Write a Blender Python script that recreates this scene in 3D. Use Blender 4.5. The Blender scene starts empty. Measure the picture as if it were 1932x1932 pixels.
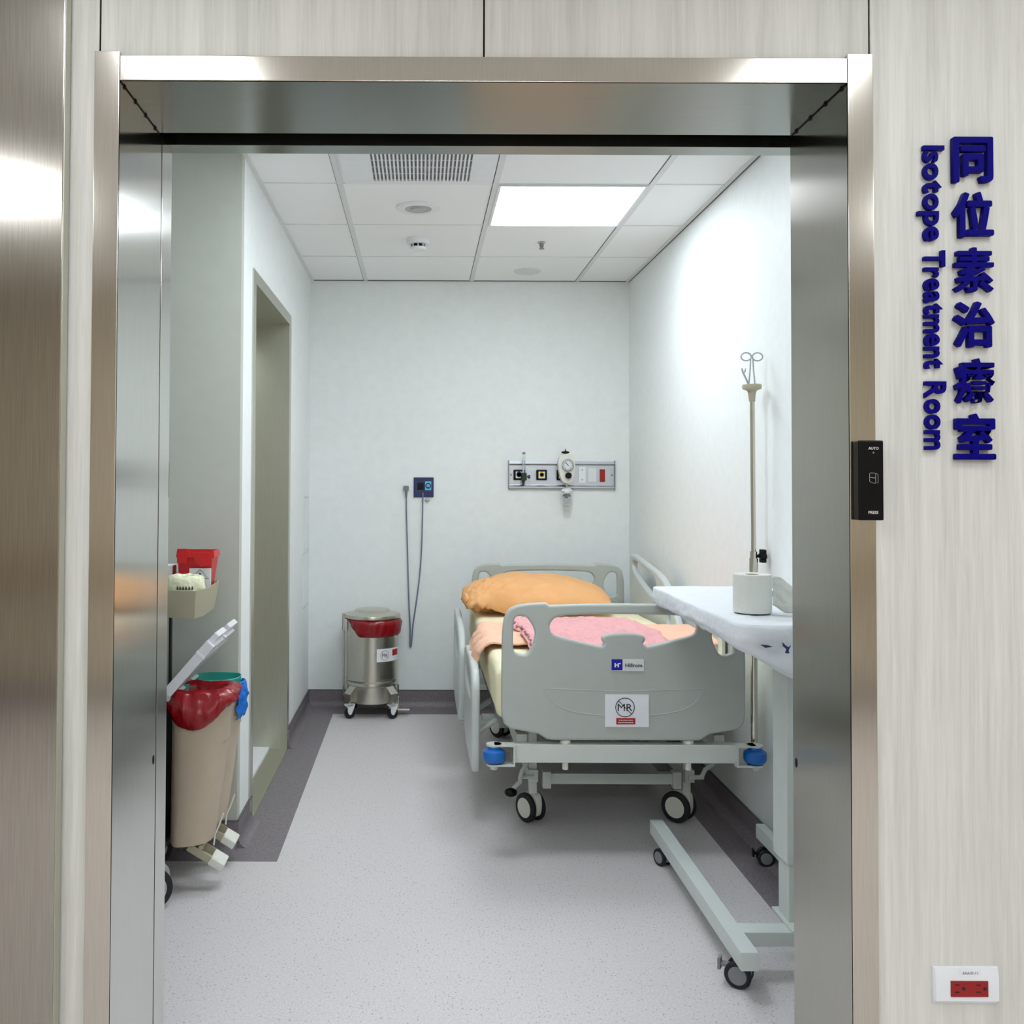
import bpy, bmesh, math, random
from mathutils import Vector, Matrix, noise
random.seed(7)
PI = math.pi
S = bpy.context.scene
C = S.collection
# ---------------------------------------------------------------- camera
f_px, ppx, ppy = 1815.0, 793.0, 871.0
pit, rol = 0.0229, 0.004
fw = Vector((0, math.cos(pit), math.sin(pit))); up = Vector((0, -math.sin(pit), math.cos(pit))); rt = Vector((1, 0, 0))
R2 = math.cos(rol)*rt + math.sin(rol)*up
U2 = -math.sin(rol)*rt + math.cos(rol)*up
cd = bpy.data.cameras.new('camera'); cam = bpy.data.objects.new('camera', cd); C.objects.link(cam)
cam.matrix_world = Matrix(((R2.x, U2.x, -fw.x, 0), (R2.y, U2.y, -fw.y, 0), (R2.z, U2.z, -fw.z, 1.37), (0, 0, 0, 1)))
cd.sensor_fit = 'HORIZONTAL'; cd.sensor_width = 36; cd.lens = 36*f_px/1932
cd.shift_x = (966-ppx)/1932; cd.shift_y = (ppy-966)/1932
cd.clip_start = 0.02; cd.clip_end = 50
S.camera = cam
# ---------------------------------------------------------------- world, light levels, exposure
ROOM_PANEL = 9.6      # emission of the lit ceiling panels
HALL_PANEL = 12.3
w = bpy.data.worlds.new('world'); S.world = w; w.use_nodes = True
w.node_tree.nodes['Background'].inputs[0].default_value = (0.8, 0.9, 1, 1)
w.node_tree.nodes['Background'].inputs[1].default_value = 0.15
S.view_settings.view_transform = 'Standard'; S.view_settings.look = 'None'
S.view_settings.gamma = 1; S.view_settings.use_curve_mapping = False
S.view_settings.exposure = 0.82
S.cycles.max_bounces = 10; S.cycles.diffuse_bounces = 6; S.cycles.glossy_bounces = 5
# ---------------------------------------------------------------- materials
MATS = {}
def lin(c):
    return tuple((v/255/12.92 if v/255 <= .04045 else ((v/255+.055)/1.055)**2.4) for v in c) + (1,)
def mat(name, rgb, rough=.5, metal=0, var=0, scale=20, bump=0, bscale=None, stretch=(1, 1, 1), emit=0, alpha=1, trans=0, spec=None, coat=0):
    """rgb in 0..255 display values; var = brightness variation by noise"""
    m = bpy.data.materials.new(name); m.use_nodes = True; n = m.node_tree; b = n.nodes['Principled BSDF']
    col = lin(rgb)
    b.inputs['Base Color'].default_value = col; b.inputs['Roughness'].default_value = rough; b.inputs['Metallic'].default_value = metal
    if spec is not None: b.inputs['Specular IOR Level'].default_value = spec
    if coat: b.inputs['Coat Weight'].default_value = coat; b.inputs['Coat Roughness'].default_value = .15
    if trans: b.inputs['Transmission Weight'].default_value = trans
    if alpha < 1: b.inputs['Alpha'].default_value = alpha
    if emit: b.inputs['Emission Color'].default_value = col; b.inputs['Emission Strength'].default_value = emit
    tc = n.nodes.new('ShaderNodeTexCoord'); mp = n.nodes.new('ShaderNodeMapping'); mp.inputs['Scale'].default_value = stretch
    n.links.new(tc.outputs['Object'], mp.inputs[0])
    nz = n.nodes.new('ShaderNodeTexNoise'); nz.inputs['Scale'].default_value = scale; nz.inputs['Detail'].default_value = 4
    n.links.new(mp.outputs[0], nz.inputs['Vector'])
    v = var if var else .02
    rp = n.nodes.new('ShaderNodeValToRGB')
    rp.color_ramp.elements[0].position = .3; rp.color_ramp.elements[1].position = .7
    rp.color_ramp.elements[0].color = tuple(c*(1-v) for c in col[:3])+(1,)
    rp.color_ramp.elements[1].color = tuple(min(1, c*(1+v)) for c in col[:3])+(1,)
    n.links.new(nz.outputs['Fac'], rp.inputs[0])
    n.links.new(rp.outputs[0], b.inputs['Base Color'])
    if bump:
        bp = n.nodes.new('ShaderNodeBump'); bp.inputs['Strength'].default_value = bump; bp.inputs['Distance'].default_value = .01
        nb = n.nodes.new('ShaderNodeTexNoise'); nb.inputs['Scale'].default_value = bscale or scale; nb.inputs['Detail'].default_value = 3
        n.links.new(mp.outputs[0], nb.inputs['Vector'])
        n.links.new(nb.outputs['Fac'], bp.inputs['Height']); n.links.new(bp.outputs[0], b.inputs['Normal'])
    MATS[name] = m
    return m
def steel(name, rgb, rough, tangent, aniso=.9, var=.06, stretch=(60, 60, 1.2)):
    """brushed stainless; the highlight is drawn out along the tangent, across the brushing"""
    m = mat(name, rgb, rough, 1, var, 8, 0, stretch=stretch)
    n = m.node_tree; b = n.nodes['Principled BSDF']
    if tangent:
        b.inputs['Anisotropic'].default_value = aniso
        cx = n.nodes.new('ShaderNodeCombineXYZ')
        for i in range(3): cx.inputs[i].default_value = tangent[i]
        n.links.new(cx.outputs[0], b.inputs['Tangent'])
    return m
mat('wall_paint', (235, 239, 238), .55, bump=.03, bscale=260)
mat('wall_paint_shaded', (188, 190, 180), .5, bump=.03, bscale=260)  # wall paint darkened to carry the shade on the recess wall
mat('ceiling_tile', (244, 246, 246), .8, var=.02, scale=300, bump=.05)
mat('tbar', (222, 225, 224), .5)
mat('tile_gap', (95, 95, 95), .8)
mat('white_plastic', (232, 234, 236), .35)
mat('panel_light', (239, 248, 255), .5, emit=1)
MATS['panel_light'].node_tree.nodes['Principled BSDF'].inputs['Emission Strength'].default_value = ROOM_PANEL
mat('hall_light', (238, 245, 253), .5, emit=1)
MATS['hall_light'].node_tree.nodes['Principled BSDF'].inputs['Emission Strength'].default_value = HALL_PANEL
steel('steel_x', (206, 198, 185), .14, (1, 0, 0), .2)          # plates facing the corridor
steel('steel_y', (214, 214, 209), .14, (0, 1, 0), .8)         # jamb reveals
steel('steel_slab', (176, 169, 158), .17, (1, 0, 0), .75, var=.1)
steel('steel_y_dim', (178, 175, 166), .16, (0, 1, 0), .8)  # jamb steel darkened to stand in for the right jamb's dimmer reflection
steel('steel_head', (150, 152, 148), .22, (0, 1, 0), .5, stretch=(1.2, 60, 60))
steel('steel_plain', (205, 202, 190), .26, None, stretch=(4, 4, 40))
steel('steel_dull', (200, 200, 188), .36, None)
steel('chrome', (205, 200, 188), .15, None)
steel('alu', (205, 208, 214), .35, None, stretch=(1, 1, 60))
mat('bed_plastic', (180, 185, 179), .42, bump=.03, bscale=500)
mat('bed_white', (206, 211, 205), .4)
mat('rail_plastic', (196, 202, 200), .35)
mat('cream_plastic', (226, 226, 216), .4)
mat('rubber', (22, 23, 28), .6)
mat('black', (5, 5, 7), .3, spec=.25)
mat('dark_gap', (8, 8, 8), .9)
mat('blue_plastic', (20, 105, 190), .35)
mat('sheet', (240, 232, 196), .85, var=.03, scale=12, bump=.25, bscale=40)
mat('pillowcase', (232, 174, 118), .85, var=.04, scale=10, bump=.2, bscale=50)
mat('blanket', (247, 196, 168), .9, var=.04, scale=30, bump=.3, bscale=60)
mat('pink_pad', (226, 168, 170), .9, var=.06, scale=25, bump=.5, bscale=45)
mat('white_cloth', (218, 221, 225), .8, var=.02, bump=.35, bscale=28)
mat('tissue', (216, 217, 209), .9, bump=.15, bscale=80)
mat('red_bag', (142, 8, 18), .26, var=.12, scale=20, bump=.3, bscale=35)
mat('red_box', (205, 18, 24), .35)
mat('teal', (45, 160, 145), .4)
mat('blue_bag', (20, 110, 205), .3, bump=.4, bscale=30)
mat('bin_beige', (188, 172, 150), .4)
mat('lid_grey', (222, 222, 226), .35)
mat('tray_beige', (176, 170, 145), .4)
mat('wrap', (233, 233, 200), .25, var=.06, scale=30, bump=.6, bscale=40)
mat('caster_grey', (130, 130, 134), .45)
mat('cover_grey', (176, 176, 176), .4)
mat('navy', (30, 42, 92), .35)
mat('cyan', (95, 190, 225), .35)
mat('cord', (112, 122, 138), .45)
mat('cord_grey', (120, 124, 122), .45)
mat('sign_blue', (8, 2, 112), .5, spec=.08)
mat('logo_blue', (0, 0, 165), .4)
mat('paper', (235, 236, 240), .6)
mat('print_black', (25, 22, 30), .6)
mat('print_red', (175, 20, 25), .5)
mat('print_white', (235, 225, 225), .5)
mat('socket_red', (150, 10, 8), .35)
mat('slot_dark', (50, 0, 0), .5)
mat('green_dark', (14, 50, 30), .35)
mat('yellow', (225, 190, 50), .4)
mat('print_grey', (120, 122, 126), .6)
mat('clear', (240, 245, 248), .08, trans=.85)
mat('table_paint', (206, 214, 210), .4)
mat('hall_paint', (206, 197, 180), .5)
mat('cart_dark', (20, 20, 22), .5)

def laminate():
    m = bpy.data.materials.new('laminate'); m.use_nodes = True; n = m.node_tree; b = n.nodes['Principled BSDF']
    tc = n.nodes.new('ShaderNodeTexCoord'); mp = n.nodes.new('ShaderNodeMapping'); mp.inputs['Scale'].default_value = (1, 1, .035)
    n.links.new(tc.outputs['Object'], mp.inputs[0])
    n1 = n.nodes.new('ShaderNodeTexNoise'); n1.inputs['Scale'].default_value = 120; n1.inputs['Detail'].default_value = 6; n1.inputs['Roughness'].default_value = .7; n1.inputs['Distortion'].default_value = .4
    n2 = n.nodes.new('ShaderNodeTexNoise'); n2.inputs['Scale'].default_value = 22; n2.inputs['Detail'].default_value = 3
    n.links.new(mp.outputs[0], n1.inputs[0]); n.links.new(mp.outputs[0], n2.inputs[0])
    mx = n.nodes.new('ShaderNodeMath'); mx.operation = 'ADD'; h = n.nodes.new('ShaderNodeMath'); h.operation = 'MULTIPLY'; h.inputs[1].default_value = .5
    n.links.new(n1.outputs['Fac'], mx.inputs[0]); n.links.new(n2.outputs['Fac'], mx.inputs[1]); n.links.new(mx.outputs[0], h.inputs[0])
    r = n.nodes.new('ShaderNodeValToRGB'); r.color_ramp.elements[0].position = .34; r.color_ramp.elements[1].position = .6
    r.color_ramp.elements[0].color = lin((198, 196, 187)); r.color_ramp.elements[1].color = lin((224, 222, 213))
    n.links.new(h.outputs[0], r.inputs[0]); n.links.new(r.outputs[0], b.inputs['Base Color'])
    b.inputs['Roughness'].default_value = .5
    MATS['laminate'] = m
laminate()
def vinyl(name, base, dark, lite, chip=.055):
    m = bpy.data.materials.new(name); m.use_nodes = True; n = m.node_tree; b = n.nodes['Principled BSDF']
    tc = n.nodes.new('ShaderNodeTexCoord')
    n1 = n.nodes.new('ShaderNodeTexNoise'); n1.inputs['Scale'].default_value = 160; n1.inputs['Detail'].default_value = 3
    v = n.nodes.new('ShaderNodeTexVoronoi'); v.inputs['Scale'].default_value = 85; v.inputs['Randomness'].default_value = 1
    v2 = n.nodes.new('ShaderNodeTexVoronoi'); v2.inputs['Scale'].default_value = 34
    for q in (n1, v, v2): n.links.new(tc.outputs['Object'], q.inputs['Vector'])
    r = n.nodes.new('ShaderNodeValToRGB'); r.color_ramp.elements[0].position = .35; r.color_ramp.elements[1].position = .65
    r.color_ramp.elements[0].color = lin(base); r.color_ramp.elements[1].color = lin(lite)
    n.links.new(n1.outputs['Fac'], r.inputs[0])
    prev = r.outputs[0]
    for vv, th in ((v, .2), (v2, .1)):
        lt = n.nodes.new('ShaderNodeMath'); lt.operation = 'LESS_THAN'; lt.inputs[1].default_value = th
        n.links.new(vv.outputs['Distance'], lt.inputs[0])
        sp = n.nodes.new('ShaderNodeSeparateColor'); n.links.new(vv.outputs['Color'], sp.inputs[0])
        g = n.nodes.new('ShaderNodeMath'); g.operation = 'GREATER_THAN'; g.inputs[1].default_value = .55
        n.links.new(sp.outputs[0], g.inputs[0])
        ml = n.nodes.new('ShaderNodeMath'); ml.operation = 'MULTIPLY'; n.links.new(lt.outputs[0], ml.inputs[0]); n.links.new(g.outputs[0], ml.inputs[1])
        m2 = n.nodes.new('ShaderNodeMath'); m2.operation = 'MULTIPLY'; m2.inputs[1].default_value = .6; n.links.new(ml.outputs[0], m2.inputs[0])
        mx = n.nodes.new('ShaderNodeMix'); mx.data_type = 'RGBA'; mx.inputs[7].default_value = lin(dark)
        n.links.new(m2.outputs[0], mx.inputs[0]); n.links.new(prev, mx.inputs[6]); prev = mx.outputs[2]
    n.links.new(prev, b.inputs['Base Color']); b.inputs['Roughness'].default_value = .5
    MATS[name] = m
vinyl('vinyl', (200, 195, 195), (130, 127, 128), (217, 212, 212))
vinyl('vinyl_border', (112, 104, 108), (84, 76, 82), (136, 128, 132))

# ---------------------------------------------------------------- mesh helpers
class MB:
    def __init__(self): self.bm = bmesh.new()
    def _xf(self, vs, M):
        if M is not None:
            for v in vs: v.co = M @ v.co
    def box(self, x0, x1, y0, y1, z0, z1, bev=0, seg=2, M=None):
        t = bmesh.new(); bmesh.ops.create_cube(t, size=1)
        for v in t.verts: v.co = Vector(((x0+x1)/2+v.co.x*(x1-x0), (y0+y1)/2+v.co.y*(y1-y0), (z0+z1)/2+v.co.z*(z1-z0)))
        if bev: bmesh.ops.bevel(t, geom=list(t.edges), offset=bev, segments=seg, profile=.6, affect='EDGES')
        self.merge(t, M); return self
    def merge(self, t, M=None):
        self._xf(t.verts, M)
        me = bpy.data.meshes.new('tmp'); t.to_mesh(me); t.free(); self.bm.from_mesh(me); bpy.data.meshes.remove(me)
    def lathe(self, prof, cx, cy, seg=32, M=None, axis='Z', z0=0, cap=True):
        """prof = [(r, h)...]; axis X/Y/Z through (cx,cy,z0)"""
        t = bmesh.new(); rings = []
        for r, h in prof:
            if r <= 1e-6: rings.append([t.verts.new((0, 0, h))])
            else: rings.append([t.verts.new((r*math.cos(2*PI*i/seg), r*math.sin(2*PI*i/seg), h)) for i in range(seg)])
        for a, b in zip(rings, rings[1:]):
            for i in range(seg):
                j = (i+1) % seg
                if len(a) == 1 and len(b) == 1: continue
                if len(a) == 1: t.faces.new((a[0], b[i], b[j]))
                elif len(b) == 1: t.faces.new((a[i], a[j], b[0]))
                else: t.faces.new((a[i], a[j], b[j], b[i]))
        if cap:
            for q in (rings[0], rings[-1]):
                if len(q) > 1: t.faces.new(q)
        bmesh.ops.recalc_face_normals(t, faces=t.faces)
        A = Matrix.Translation((cx, cy, z0))
        if axis == 'X': A = A @ Matrix.Rotation(PI/2, 4, 'Y')
        elif axis == 'Y': A = A @ Matrix.Rotation(-PI/2, 4, 'X')
        self.merge(t, (M @ A) if M is not None else A); return self
    def cyl(self, p0, p1, r, seg=16, r1=None):
        p0 = Vector(p0); p1 = Vector(p1); d = p1-p0; t = bmesh.new()
        bmesh.ops.create_cone(t, cap_ends=True, segments=seg, radius1=r, radius2=r if r1 is None else r1, depth=d.length)
        self.merge(t, Matrix.Translation((p0+p1)/2) @ Vector((0, 0, 1)).rotation_difference(d).to_matrix().to_4x4()); return self
    def sphere(self, c, r, sc=(1, 1, 1), seg=16):
        t = bmesh.new(); bmesh.ops.create_uvsphere(t, u_segments=seg, v_segments=seg//2+2, radius=r)
        self.merge(t, Matrix.Translation(c) @ Matrix.Diagonal((*sc, 1))); return self
    def tube(self, pts, r, seg=10, closed=False, sm=0):
        pts = [Vector(p) for p in pts]
        for _ in range(sm):
            q = [] if closed else [pts[0]]
            n = len(pts)
            for i in range(n if closed else n-1):
                a, b = pts[i], pts[(i+1) % n]; q += [a*.75+b*.25, a*.25+b*.75]
            if not closed: q.append(pts[-1])
            pts = q
        n = len(pts); rings = []; prev = None
        for i, p in enumerate(pts):
            if closed: d = pts[(i+1) % n]-pts[i-1]
            else: d = pts[min(i+1, n-1)]-pts[max(i-1, 0)]
            d.normalize()
            if prev is None:
                a = Vector((0, 0, 1)) if abs(d.z) < .9 else Vector((1, 0, 0)); u = d.cross(a).normalized()
            else: u = (prev - d*prev.dot(d)).normalized()
            prev = u; v = d.cross(u)
            rings.append([self.bm.verts.new(p+(u*math.cos(2*PI*k/seg)+v*math.sin(2*PI*k/seg))*r) for k in range(seg)])
        for i in range(n if closed else n-1):
            a, b = rings[i], rings[(i+1) % n]
            for k in range(seg): self.bm.faces.new((a[k], a[(k+1) % seg], b[(k+1) % seg], b[k]))
        if not closed: self.bm.faces.new(rings[0][::-1]); self.bm.faces.new(rings[-1])
        return self
    def loft(self, rings, cap=(True, True), closed=True):
        vs = [[self.bm.verts.new(p) for p in r] for r in rings]; n = len(vs[0])
        for a, b in zip(vs, vs[1:]):
            for k in range(n if closed else n-1): self.bm.faces.new((a[k], a[(k+1) % n], b[(k+1) % n], b[k]))
        if closed and cap[0]: self.bm.faces.new(vs[0][::-1])
        if closed and cap[1]: self.bm.faces.new(vs[-1])
        return self
    def prism(self, poly, a, b, plane='XZ', bev=0):
        """poly 2D, extruded from a to b along the third axis"""
        t = bmesh.new()
        P = {'XZ': lambda x, y, w: (x, w, y), 'XY': lambda x, y, w: (x, y, w), 'YZ': lambda x, y, w: (w, x, y)}[plane]
        v0 = [t.verts.new(P(x, y, a)) for x, y in poly]; v1 = [t.verts.new(P(x, y, b)) for x, y in poly]
        n = len(poly); t.faces.new(v0); t.faces.new(v1[::-1])
        for k in range(n): t.faces.new((v0[k], v0[(k+1) % n], v1[(k+1) % n], v1[k]))
        bmesh.ops.recalc_face_normals(t, faces=t.faces)
        if bev: bmesh.ops.bevel(t, geom=list(t.edges), offset=bev, segments=2, profile=.6, affect='EDGES')
        self.merge(t); return self
    def mesh(self, me, M=None):
        t = bmesh.new(); t.from_mesh(me); self.merge(t, M); return self
def wloc(o):
    v = Vector((0, 0, 0))
    while o is not None: v = v + o.location; o = o.parent
    return v
def obj(name, mb, m, parent=None, smooth=True, kind=None, sub=0, ang=40):
    bm = mb.bm
    if parent is None:
        xs = [v.co for v in bm.verts]
        lo = Vector([min(c[i] for c in xs) for i in range(3)]); hi = Vector([max(c[i] for c in xs) for i in range(3)])
        org = Vector(((lo.x+hi.x)/2, (lo.y+hi.y)/2, lo.z))
    else: org = wloc(parent)
    for v in bm.verts: v.co -= org
    bmesh.ops.recalc_face_normals(bm, faces=bm.faces)
    if smooth:
        for fc in bm.faces: fc.smooth = True
        for e in bm.edges:
            if len(e.link_faces) == 2 and e.calc_face_angle(0) > math.radians(ang): e.smooth = False
    me = bpy.data.meshes.new(name); bm.to_mesh(me); bm.free()
    me.materials.append(MATS[m])
    o = bpy.data.objects.new(name, me); C.objects.link(o)
    if parent is None: o.location = org
    else: o.parent = parent
    if kind: o['kind'] = kind
    if smooth and ang <= 50:
        wn = o.modifiers.new('normals', 'WEIGHTED_NORMAL'); wn.keep_sharp = True; wn.weight = 90
    if sub:
        s = o.modifiers.new('subdivision', 'SUBSURF'); s.levels = sub; s.render_levels = sub
    return o
def struct(name, mb, m, parent=None, **k):
    return obj(name, mb, m, parent, kind='structure' if parent is None else None, **k)
def tag(o, label, cat, group=None):
    o['label'] = label; o['category'] = cat
    if group: o['group'] = group
    return o
def thing(name, label, cat, loc, group=None):
    o = bpy.data.objects.new(name, None); C.objects.link(o); o.location = loc; o.empty_display_size = .1
    return tag(o, label, cat, group)
def plab(o, label): o['label'] = label; return o
def textmesh(s, size=1, offset=0, extrude=.002, align='CENTER', sx=1, res=3):
    c = bpy.data.curves.new('txt', 'FONT'); c.body = s; c.size = size; c.offset = offset; c.extrude = extrude
    c.align_x = align; c.align_y = 'CENTER'; c.resolution_u = res
    o = bpy.data.objects.new('txt', c); C.objects.link(o)
    dg = bpy.context.evaluated_depsgraph_get(); dg.update()
    me = bpy.data.meshes.new_from_object(o.evaluated_get(dg))
    bpy.data.objects.remove(o); bpy.data.curves.remove(c)
    xs = [v.co.x for v in me.vertices]; ys = [v.co.y for v in me.vertices]
    cx, cy = (min(xs)+max(xs))/2, (min(ys)+max(ys))/2
    for v in me.vertices: v.co.x = (v.co.x-cx)*sx; v.co.y -= cy
    return me
def fit(me, wd, ht):
    xs = [v.co.x for v in me.vertices]; ys = [v.co.y for v in me.vertices]
    sx, sy = wd/(max(xs)-min(xs)), ht/(max(ys)-min(ys))
    for v in me.vertices: v.co.x *= sx; v.co.y *= sy
    return me
def face(x, y, z, rz=0, spin=0):        # text plane standing, facing -Y
    return Matrix.Translation((x, y, z)) @ Matrix.Rotation(rz, 4, 'Z') @ Matrix.Rotation(PI/2, 4, 'X') @ Matrix.Rotation(spin, 4, 'Z')
def chaikin(p, n=2):
    for _ in range(n):
        q = []
        for i in range(len(p)):
            a, b = p[i], p[(i+1) % len(p)]
            q += [(a[0]*.75+b[0]*.25, a[1]*.75+b[1]*.25), (a[0]*.25+b[0]*.75, a[1]*.25+b[1]*.75)]
        p = q
    return p
def plate(loops, thick, bev):
    """flat board with holes: loops[0] outline, rest holes, in the local XY plane; returns mesh"""
    c = bpy.data.curves.new('pl', 'CURVE'); c.dimensions = '2D'; c.fill_mode = 'BOTH'; c.extrude = thick/2-bev; c.bevel_depth = bev; c.bevel_resolution = 3; c.offset = -bev
    for lp in loops:
        s = c.splines.new('POLY'); s.points.add(len(lp)-1); s.use_cyclic_u = True
        for i, p in enumerate(lp): s.points[i].co = (p[0], p[1], 0, 1)
    o = bpy.data.objects.new('pl', c); C.objects.link(o)
    dg = bpy.context.evaluated_depsgraph_get(); dg.update()
    me = bpy.data.meshes.new_from_object(o.evaluated_get(dg)); bpy.data.objects.remove(o); bpy.data.curves.remove(c)
    return me
def fbm(x, y, z=0): return noise.fractal(Vector((x, y, z)), .8, 2.1, 4)

# ================================================================ SETTING
CE = 2.63; LX = -.683; RX = 1.29; BY = 5.94; RY = 3.64; FY = 2.335
# floor
struct('floor', MB().box(-4, 4, -2.2, 6.1, -.1, 0), 'vinyl', smooth=False)
t1 = MB(); t1.box(LX-.02, -.513, 3.515, BY, -.002, .0015).box(-2.4, LX-.02, 3.515, RY, -.002, .0015)
struct('trim_1', t1, 'vinyl_border', smooth=False)
struct('trim_2', MB().box(-.513, 1.141, 5.75, BY, -.002, .0015), 'vinyl_border', smooth=False)
struct('trim_3', MB().box(1.141, RX, FY, BY, -.002, .0015), 'vinyl_border', smooth=False)
# walls
struct('wall_back', MB().box(-1.2, 1.5, BY, 6.1, 0, 2.8), 'wall_paint', smooth=False)
struct('wall_right', MB().box(RX, 1.5, FY, BY, 0, 2.8), 'wall_paint', smooth=False)
wl = MB().box(LX-.17, LX, RY+.05, 3.93, 0, 2.8).box(LX-.17, LX, 4.97, BY, 0, 2.8).box(LX-.17, LX, 3.93, 4.97, 2.2, 2.8)
struct('wall_left', wl, 'wall_paint', smooth=False)
struct('wall_recess', MB().box(-2.4, LX, RY, RY+.05, 0, 2.8), 'wall_paint_shaded', smooth=False)
struct('wall_recess_side', MB().box(-2.5, -2.4, FY, RY+.1, 0, 2.8), 'wall_paint', smooth=False)
wf = MB().box(-2.5, -.66, 1.95, FY, 0, 2.8).box(.93, 1.5, 1.95, FY, 0, 2.8).box(-.66, .93, 1.95, FY, 2.34, 2.8)
struct('wall_front', wf, 'wall_paint', smooth=False)
# ceiling of the room with its grid
ce = struct('ceiling', MB().box(-2.5, 1.5, 1.95, 6.1, CE, 2.8), 'ceiling_tile', smooth=False)
gx = [-1.652, -.997, -.342, .313, .968]; gy = [2.7, 3.36, 4.008, 4.652, 5.305]
g = MB()
for x in gx:
    if x > LX: g.box(x-.012, x+.012, FY, BY, CE-.004, CE+.001)
    else: g.box(x-.012, x+.012, FY, RY, CE-.004, CE+.001)
for y in gy: g.box(LX if y > RY else -2.4, RX, y-.003, y+.003, CE-.003, CE+.001)
g.box(LX, LX+.02, RY, BY, CE-.006, CE).box(RX-.02, RX, FY, BY, CE-.006, CE)
struct('ceiling_grid', g, 'tbar', ce, smooth=False)
g = MB()
for x in gx[2:]: g.box(x-.015, x-.012, FY, BY, CE-.001, CE+.002)
for y in gy: g.box(LX if y > RY else -2.4, RX, y+.003, y+.006, CE-.0012, CE+.002)
g.box(LX, RX, BY-.007, BY, CE-.004, CE).box(RX-.004, RX, FY, BY, CE-.008, CE-.006)
struct('ceiling_joint', g, 'tile_gap', ce, smooth=False)
# baseboards with a coved foot
def cove(name, p0, p1, nrm):
    p0, p1, nrm = Vector(p0), Vector(p1), Vector(nrm)
    prof = [(0, .1), (.006, .1), (.006, .04)] + [(.006+.034*(1-math.cos(a)), .04-.04*math.sin(a)+.0016) for a in [PI/8*i for i in range(1, 5)]] + [(0, .0016)]
    mb = MB(); mb.loft([[p+nrm*a+Vector((0, 0, h)) for a, h in prof] for p in (p0, p1)])
    o = struct(name, mb, 'vinyl_border')
    d = (p1-p0); q = MB()
    q.loft([[p+nrm*a+Vector((0, 0, h)) for a, h in ((0, .0995), (.0075, .0995), (.0075, .105), (0, .105))] for p in (p0, p1)])
    struct('baseboard_cap', q, 'tile_gap', o, smooth=False)
cove('baseboard_back', (LX, BY, 0), (RX, BY, 0), (0, -1, 0))
cove('baseboard_right', (RX, BY, 0), (RX, FY, 0), (-1, 0, 0))
cove('baseboard_left', (LX, RY, 0), (LX, 3.93, 0), (1, 0, 0))
cove('baseboard_left_far', (LX, 4.99, 0), (LX, BY, 0), (1, 0, 0))
cove('baseboard_recess', (-2.4, RY, 0), (LX, RY, 0), (0, -1, 0))
# corridor wall: laminate panels around the doorway
LY = 1.912
lam = MB()
lam.box(-4, -.648, LY, 1.95, 0, 3.0).box(-.644, .1225, LY, 1.95, 2.226, 3.0).box(.1265, .896, LY, 1.95, 2.226, 3.0).box(.900, 4, LY, 1.95, 0, 3.0)
wc = struct('wall_corridor', lam, 'laminate', smooth=False)
struct('panel_joint', MB().box(-.66, .93, LY+.004, 1.949, 2.228, 3.0), 'dark_gap', wc, smooth=False)
# doorway lining in stainless steel
fr = struct('door_1', MB().box(-.653, -.603, 1.9, 2.212, 0, 2.231, .0015).box(.849, .9, 1.9, 2.197, 0, 2.231, .0015), 'steel_x')
# reveals get their own sheets so the brushing runs the right way
struct('jamb_panel', MB().box(-.6035, -.6022, 1.903, 2.211, 0, 2.171), 'steel_y', fr, smooth=False)
struct('jamb_panel', MB().box(.8482, .8495, 1.903, 2.196, 0, 2.171), 'steel_y_dim', fr, smooth=False)
struct('head_casing', MB().box(-.6025, .8485, 1.9, 1.93, 2.172, 2.222, .0015), 'steel_x', fr)
struct('head_soffit', MB().box(-.603, .849, 1.903, 2.186, 2.1712, 2.19), 'steel_head', fr, smooth=False)
struct('door_slot', MB().box(-.66, .93, 2.186, 2.268, 2.25, 2.34).box(-.66, .93, 2.186, 2.19, 2.19, 2.25), 'dark_gap', fr, smooth=False)
struct('head_lip', MB().box(-.66, .93, 2.268, 2.325, 2.172, 2.34, .001), 'steel_head', fr)
struct('jamb_lip', MB().box(-.66, -.603, 2.222, 2.308, 0, 2.172, .001), 'steel_y', fr)
struct('jamb_slot', MB().box(-.66, -.612, 2.21, 2.224, 0, 2.172).box(.906, .93, 2.2, 2.33, 0, 2.172), 'dark_gap', fr, smooth=False)
wd = MB()
for k in range(4):
    wd.sphere((-.6015, 1.93+k*.075, 2.1685), .0035, (.7, 1.8, .8)); wd.sphere((.8475, 1.925+k*.078, 2.1685), .0035, (.7, 2.2, .8))
for s in (-.6022, .848): wd.box(s-.0006, s+.0008, 1.905, 2.19, 2.169, 2.1715)
wd.sphere((-.602, 2.195, .742), .006, (.3, 1, 1.8)).sphere((.848, 2.178, .746), .006, (.3, 1, 1.8))
struct('weld_marks', wd, 'dark_gap', fr)
# steel sliding leaf parked on the left
d2 = struct('door_2', MB().box(-2.25, -.704, 1.876, 1.906, .01, 2.62, .002), 'steel_slab')
struct('door_edge', MB().box(-.7045, -.7025, 1.878, 1.905, .012, 2.618), 'steel_dull', d2)
struct('hanger_rail', MB().box(-3.0, -.9, 1.906, LY, 2.5, 2.6), 'steel_dull', d2)
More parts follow.
